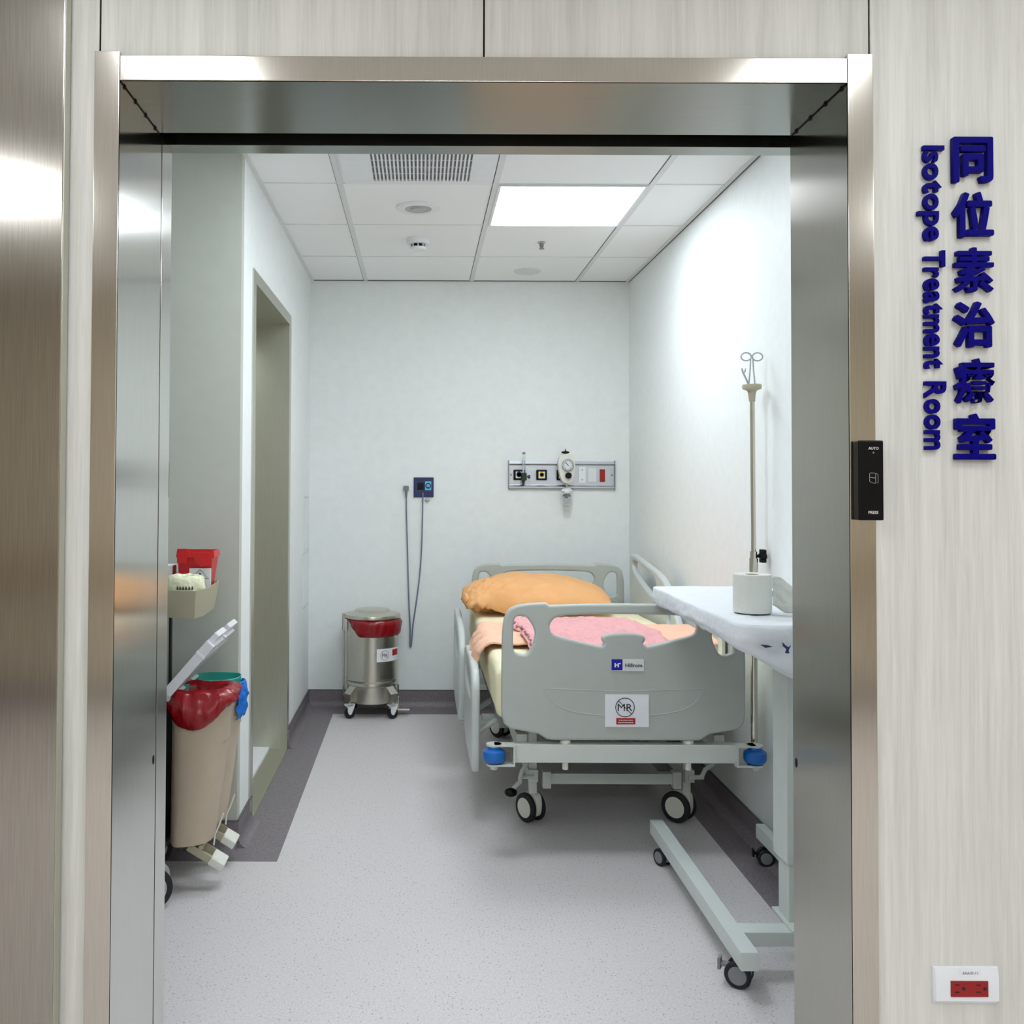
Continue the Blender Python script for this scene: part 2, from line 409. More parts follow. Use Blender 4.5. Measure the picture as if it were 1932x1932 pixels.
# bathroom doorway in the left wall
b = struct('door_3', MB().box(-.9, -.86, 3.9, 5.0, .005, 2.22), 'steel_dull', smooth=False)
q = MB().box(LX-.175, LX+.006, 3.88, 3.945, 0, 2.19, .001).box(LX-.175, LX+.006, 4.958, 5.02, 0, 2.19, .001)
struct('door_jamb', q, 'steel_dull', b)
struct('door_header', MB().box(LX-.175, LX+.006, 3.88, 5.02, 2.19, 2.243, .001), 'steel_dull', b)
struct('threshold', MB().box(LX-.085, LX+.005, 3.945, 4.958, 0, .006, .001), 'steel_dull', b)
struct('inner_sill', MB().box(LX-.175, LX-.085, 3.945, 4.958, 0, .02, .002), 'white_plastic', b)
# access panels on the left wall
for (z0, z1, lb, y0) in ((.972, 1.29, 'thin grey outlined access panel on left wall, upper of the two', 5.655), (.64, .962, 'thin grey outlined access panel on left wall, lower of the two', 5.62)):
    t = thing('access_panel', lb, 'wall panel', (LX, 5.74, z0), 'access panels on the left wall')
    obj('panel_frame', MB().box(LX, LX+.004, y0, 5.86, z0, z1).box(LX+.004, LX+.006, y0, y0+.008, z0, z1).box(LX+.004, LX+.006, y0, 5.86, z0, z0+.006).box(LX+.004, LX+.006, y0, 5.86, z1-.006, z1), 'tbar', t)
    obj('panel_door', MB().box(LX+.003, LX+.007, y0+.012, 5.85, z0+.01, z1-.01, .001), 'wall_paint', t)
# corridor shell behind the camera
struct('wall_corridor_opposite', MB().box(-4, 4, -2.3, -2.2, 0, 3.0), 'hall_paint', smooth=False)
struct('trim_4', MB().box(-4, 4, -2.2, -2.12, .78, .92, .01), 'bin_beige')
struct('trim_5', MB().box(-4, 4, -2.2, -2.19, 0, .12), 'vinyl_border', smooth=False)
struct('wall_corridor_left', MB().box(-4.1, -4, -2.3, 2.0, 0, 3.0), 'hall_paint', smooth=False)
struct('wall_corridor_right', MB().box(4, 4.1, -2.3, 2.0, 0, 3.0), 'hall_paint', smooth=False)
struct('ceiling_corridor', MB().box(-4.1, 4.1, -2.3, 1.94, CE, 2.9), 'ceiling_tile', smooth=False)
def light_panel(x0, x1, y0, y1, z, m, label, grp):
    t = thing('ceiling_light', label, 'ceiling light', ((x0+x1)/2, (y0+y1)/2, z-.012), grp)
    f = MB(); e = .012
    f.box(x0-e, x1+e, y0-e, y0, z-.008, z).box(x0-e, x1+e, y1, y1+e, z-.008, z).box(x0-e, x0, y0, y1, z-.008, z).box(x1, x1+e, y0, y1, z-.008, z)
    obj('light_frame', f, 'white_plastic', t, smooth=False)
    obj('diffuser', MB().box(x0, x1, y0, y1, z-.005, z-.001), m, t, smooth=False)
light_panel(.337, .944, 4.026, 4.636, CE, 'panel_light', 'square lit white panel set in the ceiling grid above the bed', None)
light_panel(-.318, .289, 2.72, 3.33, CE, 'panel_light', 'added lit square panel, out of view in the room ceiling just inside the doorway, above the doorway lintel', None)  # unseen panel added to brighten the near floor and recess
for (x0, x1, y0, y1, lb) in ((-.84, -.56, .6, 1.2, 'narrow lit panel over the corridor, left of the doorway'), (1.04, 1.28, .6, 1.2, 'narrow lit panel over the corridor, right of the doorway'),
                   (-2.2, -1.6, -.55, -.05, 'square lit corridor panel on the left'), (2.15, 2.75, -.62, -.02, 'square lit corridor panel added on the right, out of view'), (-.3, .9, -1.6, -1.0, 'wide lit corridor panel added behind the viewer')):  # right square and wide panels: unseen, added for corridor light
    light_panel(x0, x1, y0, y1, CE, 'hall_light', lb, 'corridor ceiling panels')

# ================================================================ CEILING FITTINGS
t = thing('air_vent', 'white ceiling air conditioner grille with dark narrow slots', 'air vent', (0, 3.69, CE-.015))
pf = MB(); X0, X1, Y0, Y1 = -.318, .293, 3.385, 3.99; a0, a1, b0, b1 = -.2, .2, 3.47, 3.945
pf.box(X0, X1, Y0, b0, CE-.012, CE, .003).box(X0, X1, b1, Y1, CE-.012, CE, .003).box(X0, a0, b0, b1, CE-.012, CE, .003).box(a1, X1, b0, b1, CE-.012, CE, .003)
obj('vent_frame', pf, 'white_plastic', t)
obj('vent_duct', MB().box(a0-.01, a1+.01, b0-.01, b1+.01, CE-.002, CE-.0005), 'caster_grey', t, smooth=False)
sl = MB()
for k in range(27): x = a0+.4*k/26; sl.box(x-.0035, x+.0035, b0, b1, CE-.012, CE-.003)
for k in range(7): y = b0+(b1-b0)*k/6; sl.box(a0, a1, y-.002, y+.002, CE-.006, CE-.003)
obj('louvre', sl, 'white_plastic', t, smooth=False)
t = thing('ceiling_speaker', 'round white fitting with pale lilac centre in the ceiling beside the light panel', 'ceiling fitting', (-.014, 4.36, CE-.015))
obj('trim_ring', MB().lathe([(.04, CE), (.1, CE), (.1, CE-.006), (.085, CE-.012), (.062, CE-.01), (.058, CE-.002)], -.014, 4.36, 40), 'white_plastic', t)
obj('lens', MB().lathe([(.06, CE-.004), (.058, CE-.01), (.035, CE-.006), (.03, CE-.014), (0, CE-.014)], -.014, 4.36, 32), 'cover_lilac' if 'cover_lilac' in MATS else 'cover_grey', t)
t = thing('smoke_detector', 'white dome smoke detector on the ceiling, with dark slots', 'smoke detector', (-.016, 4.93, CE-.06))
obj('base', MB().lathe([(.06, CE), (.06, CE-.02), (.055, CE-.028), (0, CE-.028)], -.016, 4.93, 32), 'white_plastic', t)
obj('sensing_chamber', MB().lathe([(.035, CE-.028), (.034, CE-.045)], -.016, 4.93, 24), 'black', t)
obj('cap', MB().lathe([(.042, CE-.044), (.038, CE-.056), (.02, CE-.06), (0, CE-.06)], -.016, 4.93, 24).box(-.05, -.045, 4.92, 4.94, CE-.03, CE-.028), 'white_plastic', t)
for k in range(8): a = k*PI/4; obj('rib', MB().box(-.0025, .0025, .034, .038, CE-.046, CE-.027, M=Matrix.Translation((-.016, 4.93, 0)) @ Matrix.Rotation(a, 4, 'Z')), 'white_plastic', t)
t = thing('sprinkler_head', 'small grey sprinkler head poking from the ceiling', 'sprinkler', (.627, 4.98, CE-.04))
obj('escutcheon', MB().lathe([(.016, CE), (.02, CE-.003), (.016, CE-.008), (.012, CE-.008)], .627, 4.98, 20), 'cover_grey', t)
obj('nozzle', MB().lathe([(.011, CE-.006), (.011, CE-.025), (.006, CE-.03), (.014, CE-.034), (.014, CE-.037), (0, CE-.038)], .627, 4.98, 16), 'caster_grey', t)
tag(obj('blank_cover', MB().lathe([(.08, CE), (.08, CE-.004), (.072, CE-.009), (0, CE-.01)], .628, 5.66, 40), 'tbar'), 'round flat blank cover plate in the ceiling near the back wall', 'cover plate')

# ================================================================ CORRIDOR WALL FITTINGS
SY = LY
t = thing('chinese_sign', 'column of six raised dark blue Chinese characters on the pale laminate wall', 'sign', (1.0975, SY, 1.43))
zs = [(2.065, 1.973), (1.955, 1.863), (1.845, 1.752), (1.736, 1.644), (1.623, 1.533), (1.513, 1.422)]
for ch, (zt, zb) in zip('同位素治療室', zs):
    me = fit(textmesh(ch, 1, .008, .06, res=2), .0755, .0875)
    for v in me.vertices: v.co.z = v.co.z*.1
    lm = MB(); k_ = 0; st = .0011 if ch in '素療' else .0019
    for dx, dy in ((0, 0), (1, 0), (-1, 0), (0, 1), (0, -1), (.7, .7), (-.7, .7), (.7, -.7), (-.7, -.7), (.5, 0), (-.5, 0)):
        k_ += 1; lm.mesh(me, face(1.0975+dx*st, SY-.008+k_*.00008, (zt+zb)/2+dy*st))
    obj('letter', lm, 'sign_blue', t, smooth=False)
t = thing('english_sign', 'raised dark blue words Isotope Treatment Room running down the laminate wall', 'sign', (1.02, SY, 1.44))
def rows(word, zt, zb):
    c = [textmesh(ch, 1, .024, .06, res=4) for ch in word]
    # advance widths from the whole word, so that spacing follows the font
    W = textmesh(word, 1, .016, .06, res=2); xs = [v.co.x for v in W.vertices]; full = max(xs)-min(xs); bpy.data.meshes.remove(W)
    def dims(m):
        x = [v.co.x for v in m.vertices]; y = [v.co.y for v in m.vertices]; return max(x)-min(x), max(y)-min(y)
    D = [dims(m) for m in c]; gap = (full-sum(d[0] for d in D))/max(1, len(word)-1)
    gap = max(gap, .03); tot = sum(d[0] for d in D)+gap*(len(word)-1)
    s = (zt-zb)/tot; pos = 0; cap = .040/.70
    for ch, m, d in zip(word, c, D):
        # baseline handling
        base = {'p': -.205}.get(ch, 0.0)
        cy = base + d[1]/2
        zc = zt-(pos+d[0]/2)*s
        M = face(1.0-.0+cy*cap, SY-.006, zc, 0, -PI/2) @ Matrix.Diagonal((s, cap, .08, 1))
        obj('letter', MB().mesh(m, M), 'sign_blue', t, smooth=False)
        pos += d[0]+gap
rows('Isotope', 2.048, 1.857)
rows('Treatment', 1.838, 1.602)
rows('Room', 1.577, 1.441)
# touch switch on the casing
t = thing('door_switch', 'black vertical touch switch on the steel door casing, right of the doorway', 'switch', (.879, 1.88, 1.302))
obj('switch_body', MB().box(.8545, .9035, 1.875, 1.9, 1.302, 1.458, .003, 3), 'black', t)
me = textmesh('AUTO', .0072, .0001, .0001)
obj('auto_print', MB().mesh(me, face(.8835, 1.8745, 1.4425)), 'print_white', t, smooth=False)
me = textmesh('PRESS', .0078, .0001, .0001)
obj('press_print', MB().mesh(me, face(.8825, 1.8745, 1.3175)), 'print_white', t, smooth=False)
ic = MB().tube([(.8755+a*.0125, 1.8745, 1.3765+h*.0165) for a, h in ((.15, 0), (.85, -.15), (.95, 0), (.95, 1), (.8, 1.08), (.15, 1.1), (0, 1), (0, .12))], .0004, 6, True)
ic.tube([(.8885, 1.8745, 1.3755), (.892, 1.8745, 1.375), (.892, 1.8745, 1.3915), (.888, 1.8745, 1.394)], .0004, 6).tube([(.8757, 1.8745, 1.3865), (.882, 1.8745, 1.385), (.887, 1.8745, 1.3845)], .0006, 6)
obj('icon', ic, 'cover_grey', t)
obj('indicator', MB().sphere((.8835, 1.875, 1.434), .0018, (1, .4, 1)), 'caster_grey', t)
# inner touch switch
tag(obj('door_switch', MB().box(-.72, -.6155, FY, 2.362, 1.332, 1.42, .003), 'black'), 'black switch edge just inside the doorway on the left', 'switch')
# mains outlet low on the wall
t = thing('wall_socket', 'white wall plate with a red double power socket, low on the laminate wall', 'power socket', (1.073, SY, .355))
pl = MB()
prof = [(0, .356), (-.004, .3565), (-.0105, .364), (-.0105, .409), (-.0065, .4265), (0, .427)]
pl.loft([[(x, SY+dy, z) for dy, z in prof] for x in (1.0095, 1.0125)] and [[(x, SY+dy*k, z) for dy, z in prof] for x, k in ((1.0085, .55), (1.0115, 1), (1.1345, 1), (1.137, .6))])
obj('cover_plate', pl, 'white_plastic', t, ang=20)
obj('red_insert', MB().box(1.0395, 1.1125, SY-.0125, SY-.009, .373, .4035, .0006), 'socket_red', t)
for x in (1.0515, 1.093):
    for z in (.3825, .3965): obj('slot', MB().box(x-.0045, x+.0045, SY-.0129, SY-.012, z-.0011, z+.0011), 'slot_dark', t, smooth=False)
    obj('slot', MB().box(x+.0095, x+.0155, SY-.0129, SY-.012, .3862, .3918), 'slot_dark', t, smooth=False)
LB = Matrix.Translation((0, 0, 0))
obj('label_strip', MB().box(1.058, 1.1, SY-.0092, SY-.008, .4125, .4235, M=None), 'paper', t, smooth=False)
me = textmesh('EAA/D-11', .0075, .0001, .0001)
obj('label_print', MB().mesh(me, face(1.079, SY-.0095, .4178)), 'print_grey', t, smooth=False)

# ================================================================ BACK WALL FITTINGS
W = BY
t = thing('wall_socket', 'navy blue square wall plate with a light blue emblem, on the back wall', 'power socket', (.021, W, 1.288))
obj('cover_plate', MB().box(-.04, .083, W-.012, W, 1.287, 1.409, .004), 'navy', t)
obj('socket_insert', MB().box(-.018, .022, W-.0145, W-.011, 1.332, 1.376, .001), 'black', t)
em = MB().box(.030, .068, W-.0135, W-.0115, 1.330, 1.384, .001)
obj('emblem', em, 'cyan', t)
em = MB().lathe([(.011, 0), (.018, 0), (.018, .001), (.011, .001)], .049, W-.0145, 24, axis='Y', z0=1.357, cap=False).box(.044, .054, W-.0145, W-.0135, 1.345, 1.352)
obj('emblem_print', em, 'navy', t)
t = thing('pull_cord', 'thin grey cord looping down the back wall from the navy plate to a grey plug', 'cord', (-.047, W-.02, .36))
cp = [(.017, W-.02, 1.315), (.016, W-.018, 1.25), (.012, W-.014, 1.0), (.0, W-.012, .8), (-.024, W-.012, .62), (-.042, W-.012, .5), (-.046, W-.012, .42), (-.052, W-.012, .365), (-.06, W-.012, .372),
      (-.058, W-.014, .43), (-.058, W-.013, .5), (-.066, W-.012, .62), (-.072, W-.012, .8), (-.079, W-.012, 1.05), (-.085, W-.012, 1.2), (-.085, W-.012, 1.29)]
obj('cable', MB().tube(cp, .0042, 8, sm=2), 'cord', t)
obj('cord_plug', MB().box(-.103, -.07, W-.02, W-.001, 1.325, 1.357, .004).cyl((-.086, W-.012, 1.33), (-.086, W-.012, 1.285), .009, 12, .006), 'cord_grey', t)
tag(obj('cord_clip', MB().sphere((.045, W-.01, 1.268), .014, (1, .7, .6)).box(.03, .04, W-.012, W, 1.262, 1.275), 'cover_grey'), 'small grey clip on the back wall just under the navy plate', 'clip')
# bedhead trunking with gas outlets
t = thing('bedhead_panel', 'brushed aluminium medical service panel with outlets on the back wall above the bed', 'service panel', (.87, W, 1.338))
px0, px1, pz0, pz1 = .543, 1.199, 1.341, 1.512
pr = [(0, pz0), (-.018, pz0), (-.024, pz0+.006), (-.024, pz0+.014), (-.014, pz0+.022), (-.012, pz0+.026), (-.012, pz1-.026), (-.018, pz1-.022), (-.022, pz1-.016), (-.014, pz1), (0, pz1)]
obj('trunking', MB().loft([[(x, W+a, z) for a, z in pr] for x in (px0+.004, px1-.004)]), 'alu', t, ang=20)
for x in (px0, px1-.004): obj('end_cap', MB().box(x, x+.004, W-.026, W, pz0-.003, pz1+.003), 'caster_grey', t)
for x in (.559, 1.181): obj('screw', MB().lathe([(.006, 0), (.006, -.003), (0, -.004)], x, W-.012, 16, axis='Y', z0=1.427), 'caster_grey', t)
def outlet(xc, m1, m2):
    o = obj('gas_outlet', MB().box(xc-.033, xc+.033, W-.026, W-.012, 1.394, 1.459, .006, 3), m1, t)
    obj('outlet_face', MB().box(xc-.02, xc+.02, W-.0285, W-.025, 1.406, 1.447, .003), 'white_plastic', o)
    obj('outlet_ring', MB().lathe([(.017, 0), (.017, -.003), (.012, -.003)], xc, W-.0285, 20, axis='Y', z0=1.43), m2, o)
    obj('outlet_hole', MB().lathe([(.012, 0), (.012, -.002), (0, -.002)], xc, W-.0295, 20, axis='Y', z0=1.428), 'black', o)
outlet(.607, 'black', 'green_dark'); outlet(.747, 'black', 'yellow'); outlet(.872, 'black', 'white_plastic')
for a, c in ((.655, .708), (.785, .835), (.93, .97)): obj('blank_plate', MB().box(a, c, W-.0125, W-.0115, 1.375, 1.465, .001), 'alu', t)
o = obj('rocker_plate', MB().box(.975, 1.018, W-.02, W-.012, 1.378, 1.477, .002), 'white_plastic', t)
for z in (1.458, 1.398): obj('rocker_dot', MB().sphere((.997, W-.02, z), .004), 'caster_grey', o)
o = obj('blank_module', MB().box(1.035, 1.085, W-.015, W-.012, 1.385, 1.47, .001), 'tbar', t)
o = obj('red_socket', MB().box(1.106, 1.138, W-.019, W-.012, 1.385, 1.463, .002), 'socket_red', t)
# oxygen flow meter
t = thing('flow_meter', 'clear tube flow meter with green body on the bedhead panel', 'flow meter', (.632, W-.05, 1.37))
obj('valve_body', MB().box(.617, .65, W-.075, W-.026, 1.392, 1.44, .006).cyl((.633, W-.055, 1.40), (.63, W-.055, 1.366), .012, 12, .005), 'green_dark', t)
obj('flow_tube', MB().cyl((.634, W-.055, 1.438), (.634, W-.055, 1.56), .0095, 20), 'clear', t)
obj('tube_cap', MB().cyl((.634, W-.055, 1.552), (.634, W-.055, 1.566), .0105, 16, .008), 'caster_grey', t)
obj('knob', MB().cyl((.66, W-.055, 1.415), (.672, W-.055, 1.415), .011, 16).cyl((.648, W-.055, 1.415), (.662, W-.055, 1.415), .004, 10), 'green_dark', t)
# suction regulator
t = thing('suction_regulator', 'white suction regulator with round pressure gauge and small clear bottle below', 'suction regulator', (.888, W-.07, 1.235))
body = MB(); bo = [(.838, 1.50), (.848, 1.545), (.9, 1.56), (.935, 1.545), (.946, 1.49), (.938, 1.42), (.925, 1.378), (.872, 1.375), (.850, 1.42)]
body.prism(chaikin(bo, 2), W-.085, W-.028, 'XZ', .004)
obj('housing', body, 'cream_plastic', t)
obj('gauge_rim', MB().lathe([(.026, 0), (.036, 0), (.036, -.012), (.03, -.014), (.03, -.008), (0, -.008)], .897, W-.085, 32, axis='Y', z0=1.487), 'white_plastic', t)
dl = MB().lathe([(.0265, 0), (.0285, 0), (.0285, -.0008), (.0265, -.0008)], .897, W-.0935, 32, axis='Y', z0=1.487, cap=False)
dl.lathe([(.0345, 0), (.0365, 0), (.0365, -.002), (.0345, -.002)], .897, W-.0975, 32, axis='Y', z0=1.487, cap=False)
for k in range(9):
    a = -PI*.25+k*PI*1.5/8; dl.box(-.0008, .0008, W-.0945, W-.0935, .018, .024, M=Matrix.Translation((.897, 0, 1.487)) @ Matrix.Rotation(a+PI*1.5, 4, 'Y'))
dl.box(-.002, .002, W-.0955, W-.0945, -.006, .02, M=Matrix.Translation((.897, 0, 1.487)) @ Matrix.Rotation(-.8, 4, 'Y'))
obj('gauge_dial', dl, 'print_black', t)
obj('knob', MB().cyl((.9, W-.085, 1.423), (.9, W-.108, 1.423), .019, 24), 'black', t)
obj('top_knob', MB().sphere((.888, W-.055, 1.565), .02, (1.3, .8, .45)).cyl((.888, W-.055, 1.56), (.888, W-.055, 1.587), .006, 10, .002), 'black', t)
obj('hose_stem', MB().cyl((.893, W-.06, 1.395), (.893, W-.06, 1.38), .012, 12).cyl((.895, W-.06, 1.385), (.895, W-.06, 1.345), .007, 12), 'chrome', t)
obj('bottle_cap', MB().box(.86, .925, W-.085, W-.035, 1.326, 1.338, .004).cyl((.895, W-.06, 1.345), (.895, W-.06, 1.318), .026, 20), 'white_plastic', t)
obj('float', MB().lathe([(0, 1.312), (.012, 1.31), (.019, 1.296), (.006, 1.293), (.006, 1.285), (0, 1.285)], .895, W-.06, 20), 'black', t)
obj('bottle', MB().lathe([(.024, 1.32), (.027, 1.31), (.027, 1.24), (.022, 1.234), (0, 1.234)], .895, W-.06, 24), 'clear', t)
obj('bottle_tube', MB().cyl((.895, W-.06, 1.285), (.895, W-.06, 1.25), .011, 12), 'white_plastic', t)

# ================================================================ CASTERS
def caster(parent, x, y, r, yaw, topz, forkm, coverm, name='caster', twin=.04, wid=.02, brake=None):
    """twin wheel caster: housing part with tyre and wheel cover sub-parts"""
    M = Matrix.Translation((x, y, 0)) @ Matrix.Rotation(yaw, 4, 'Z')
    h = MB()
    h.prism(chaikin([(-.3*r, .9*r), (-.5*r, 1.75*r), (-.2*r, 2.1*r), (.75*r, 2.1*r), (.95*r, 1.6*r), (.9*r, .7*r), (.5*r, .35*r), (-.1*r, .45*r)], 2), -twin*.28, twin*.28, 'XZ', .002)
    for v in h.bm.verts: pass
    h.cyl((.35*r, 0, 2*r), (.35*r, 0, topz), .014, 16)
    bmesh.ops.transform(h.bm, matrix=M, verts=h.bm.verts)
    c = obj(name, h, forkm, parent)
    for s in (-1, 1):
        a = MB(); yy = s*twin*.5
        a.lathe([(r*.6, -wid/2), (r*.9, -wid/2), (r, -wid*.28), (r, wid*.28), (r*.9, wid/2), (r*.6, wid/2)], 0, yy, 40, axis='Y', z0=r, M=M)
        obj('tyre', a, 'rubber', c)
        a = MB(); a.lathe([(0, -wid*.56), (r*.66, -wid*.56), (r*.72, -wid*.4), (r*.72, wid*.4), (r*.66, wid*.56), (0, wid*.56)], 0, yy, 36, axis='Y', z0=r, M=M)
        obj('wheel_cover', a, coverm, c)
    if brake:
        a = MB().box(-1.5*r, -.3*r, -twin*.3, twin*.3, 1.3*r, 1.55*r, .003, M=M).box(-1.55*r, -1.3*r, -twin*.4, twin*.4, 1.0*r, 1.9*r, .003, M=M)
        obj('brake_lever', a, brake, c)
    return c

# ================================================================ HOSPITAL BED
bed = thing('hospital_bed', 'grey hospital bed with moulded end boards and raised right side rail', 'bed', (.74, 4.56, 0))
CX = .7445
def mir(p): return [(2*CX-x, z) for x, z in p][::-1]
hole_l = [(.343, .872), (.352, .886), (.372, .889), (.391, .884), (.404, .868), (.417, .845), (.423, .824), (.419, .8), (.408, .772), (.397, .754), (.384, .746), (.352, .752), (.34, .766)]
hc = [(.473, .848), (.481, .87), (.497, .884), (.53, .891), (.62, .895), (CX, .896)]
hc_low = [(CX, .827), (.705, .826), (.68, .821), (.668, .815), (.664, .806), (.669, .795), (.674, .789), (.666, .778), (.64, .783), (.57, .799), (.503, .815), (.482, .824)]
hole_c = hc + [(2*CX-x, z) for x, z in hc[::-1]][1:] + [(2*CX-x, z) for x, z in hc_low[::-1]] + hc_low[1:]
out_l = [(CX, .934), (.60, .932), (.475, .9275), (.4615, .9365), (.4, .934), (.357, .9275), (.331, .916), (.315, .897), (.307, .87), (.302, .83), (.3, .7), (.3, .56), (.302, .52), (.309, .497), (.33, .48), (.38, .47), (.432, .461), (.452, .449), (.464, .441), (.48, .4385)]
outl = out_l + [(2*CX-x, z) for x, z in out_l[::-1]][:-1]
def endboard(name, y, dz, lab):
    cen = lambda p: [(x-CX, z-.68) for x, z in p]
    me = plate([cen(outl), chaikin(cen(hole_l), 2), chaikin(cen(mir(hole_l)), 2), chaikin(cen(hole_c), 1)], .034, .009)
    o = obj(name, MB().mesh(me, face(CX, y+.017, .68+dz)), 'bed_plastic', bed, ang=35)
    return o
fb = endboard('footboard', 3.52, 0, '')
gl = [(.452, .627), (.46, .61), (.49, .569), (.549, .543), (.65, .53), (CX, .527)]
gl = gl + [(2*CX-x, z) for x, z in gl[::-1]][1:]
obj('moulded_line', MB().tube([(x, 3.5205, z) for x, z in gl], .0022, 6, sm=1).tube([(.452, 3.5205, .627), (CX, 3.5205, .617), (2*CX-.452, 3.5205, .627)], .002, 6), 'bed_plastic', fb)
endboard('headboard', 5.6, -.028, '')
# maker's badge and notice
bd = obj('maker_badge', MB().box(.698, .8175, 3.5165, 3.5195, .691, .7345, .001), 'cover_plate_w' if 'cover_plate_w' in MATS else 'tbar', fb)
obj('badge_square', MB().box(.6985, .7385, 3.5155, 3.517, .6945, .7345), 'logo_blue', bed, smooth=False)
me = fit(textmesh('Hillrom.', .02, .0003, .0002), .066, .0135)
obj('badge_print', MB().mesh(me, face(.7815, 3.5155, .7125)), 'print_black', bed, smooth=False)
hm = MB().box(.7095, .7145, 3.5145, 3.5156, .7055, .7205).box(.7205, .7255, 3.5145, 3.5156, .7055, .719).box(.7125, .7225, 3.5145, 3.5156, .7115, .7155).box(.7225, .7315, 3.5145, 3.5156, .7165, .7205)
obj('badge_emblem', hm, 'paper', bed, smooth=False)
obj('notice_paper', MB().box(.6755, .834, 3.5155, 3.519, .4895, .606), 'paper', bed, smooth=False)
nx, nz = .7475, .560
nt = MB().lathe([(.0325, 0), (.0352, 0), (.0352, -.0008), (.0325, -.0008)], nx, 3.5155, 48, axis='Y', z0=nz, cap=False)
nt.box(-.0335, .0335, 3.5145, 3.5153, -.0012, .0012, M=Matrix.Translation((nx, 0, nz)) @ Matrix.Rotation(PI/4, 4, 'Y'))
nt.mesh(fit(textmesh('MR', .03, 0, .0002), .053, .0255), face(nx, 3.5145, nz))
obj('notice_print', nt, 'print_black', bed, smooth=False)
obj('notice_red_box', MB().box(.7155, .785, 3.5145, 3.5153, .499, .5215), 'print_red', bed, smooth=False)
nt = MB()
for z, a, c in ((.514, .725, .776), (.5055, .722, .778)):
    x = a
    while x < c: wq = random.uniform(.002, .005); nt.box(x, min(x+wq, c), 3.514, 3.5146, z-.0015, z+.0015); x += wq+.0015
obj('notice_small_print', nt, 'print_white', bed, smooth=False)
# deck, frame
obj('mattress_deck', MB().box(.3, 1.16, 3.62, 5.55, .455, .5, .008), 'caster_grey', bed)
for x in (.36, 1.09): obj('side_beam', MB().box(x, x+.04, 3.58, 5.56, .385, .445, .004), 'bed_white', bed)
obj('foot_crossbar', MB().box(.341, 1.155, 3.52, 3.57, .357, .423, .004), 'bed_white', bed)
for x in (.535, .985): obj('board_socket', MB().lathe([(.012, .418), (.02, .424), (.021, .43), (.018, .436), (.010, .44)], x, 3.545, 20).cyl((x, 3.545, .43), (x, 3.545, .328), .011, 12), 'cream_plastic', bed)
# corner brackets and bumpers
for s, bx in ((-1, .272), (1, 1.222)):
    a = MB(); e = .341 if s < 0 else 1.155
    for z in (.352, .423):
        x0, x1 = sorted((bx, e)); a.box(x0, x1, 3.50, 3.545, z-.004, z+.003, .001)
        a.lathe([(0, z-.004), (.028, z-.004), (.028, z+.003), (0, z+.003)], bx, 3.523, 24)
    xx = sorted((e, e+s*-.006)); a.box(xx[0], xx[1], 3.50, 3.55, .348, .426)
    a.cyl((bx, 3.523, .349), (bx, 3.523, .334), .014, 10)
    br = obj('bumper_bracket', a, 'bed_white', bed)
    obj('bumper', MB().lathe([(.024, .421), (.024, .409), (.03, .406), (.039, .4), (.041, .392), (.041, .374), (.036, .364), (.026, .357)], bx, 3.523, 32), 'blue_plastic', br)
# under carriage
uc = MB().box(.515, 1.04, 3.9, 3.935, .163, .206, .003)
for x in (.497, 1.02): uc.box(x, x+.034, 3.89, 3.93, .148, .215, .003)
obj('axle_beam', uc, 'bed_white', bed)
for x in (.44, 1.07): obj('base_beam', MB().box(x, x+.04, 3.9, 5.35, .17, .22, .004), 'bed_white', bed)
lk = MB()
for y0 in (4.15, 4.9):
    for x in (.5, .98):
        lk.box(-.018, .018, -.012, .012, 0, .34, .003, M=Matrix.Translation((x, y0, .19)) @ Matrix.Rotation(-.75, 4, 'X'))
lk.cyl((.48, 4.15, .2), (1.02, 4.15, .2), .016, 14).cyl((.48, 4.9, .2), (1.02, 4.9, .2), .016, 14)
lk.cyl((.62, 4.3, .25), (.62, 5.1, .38), .028, 16).cyl((.86, 4.3, .25), (.86, 4.9, .38), .028, 16)
obj('lift_linkage', lk, 'cover_grey', bed)
for y in (4.3, 4.85): obj('cross_member', MB().box(.36, 1.13, y, y+.04, .40, .44, .003), 'caster_grey', bed)
for y in (4.02, 4.75): obj('cross_member', MB().box(.26, .36, y, y+.03, .385, .41, .002), 'bed_white', bed)
for (x, y) in ((.462, 3.93), (1.085, 3.935), (.44, 5.28), (1.085, 5.28)):
    obj('leg_post', MB().box(x-.018, x+.014, y-.016, y+.016, .12, .37 if y < 4.5 else .23, .003), 'bed_white', bed)
caster(bed, .455, 3.95, .058, -.98, .13, 'cream_plastic', 'cream_plastic', twin=.05, wid=.022)
caster(bed, 1.06, 3.955, .062, -.75, .13, 'cream_plastic', 'cream_plastic', twin=.05, wid=.022)
caster(bed, .44, 5.26, .06, -1.0, .13, 'cream_plastic', 'cream_plastic', twin=.05, wid=.022)
caster(bed, 1.085, 5.26, .06, -.6, .13, 'cream_plastic', 'cream_plastic', twin=.05, wid=.022)
for k in (-1, 1):
    x = .462 if k < 0 else 1.085; hx = lambda d: x+k*d
    pd = obj('brake_pedal', MB().cyl((x, 3.9, .193), (hx(.06), 3.9, .193), .009, 12).tube([(hx(.03), 3.89, .25), (hx(.052), 3.87, .22), (hx(.06), 3.86, .196), (hx(.06), 3.85, .188), (hx(.09), 3.83, .166)] if k < 0 else [(hx(.05), 3.9, .19), (hx(.075), 3.93, .215), (hx(.12), 3.97, .225)], .009, 8), 'bed_white', bed)
    if k < 0: obj('pedal_grip', MB().sphere((hx(.1), 3.82, .155), .019, (1.35, 1.2, .9)), 'black', pd)
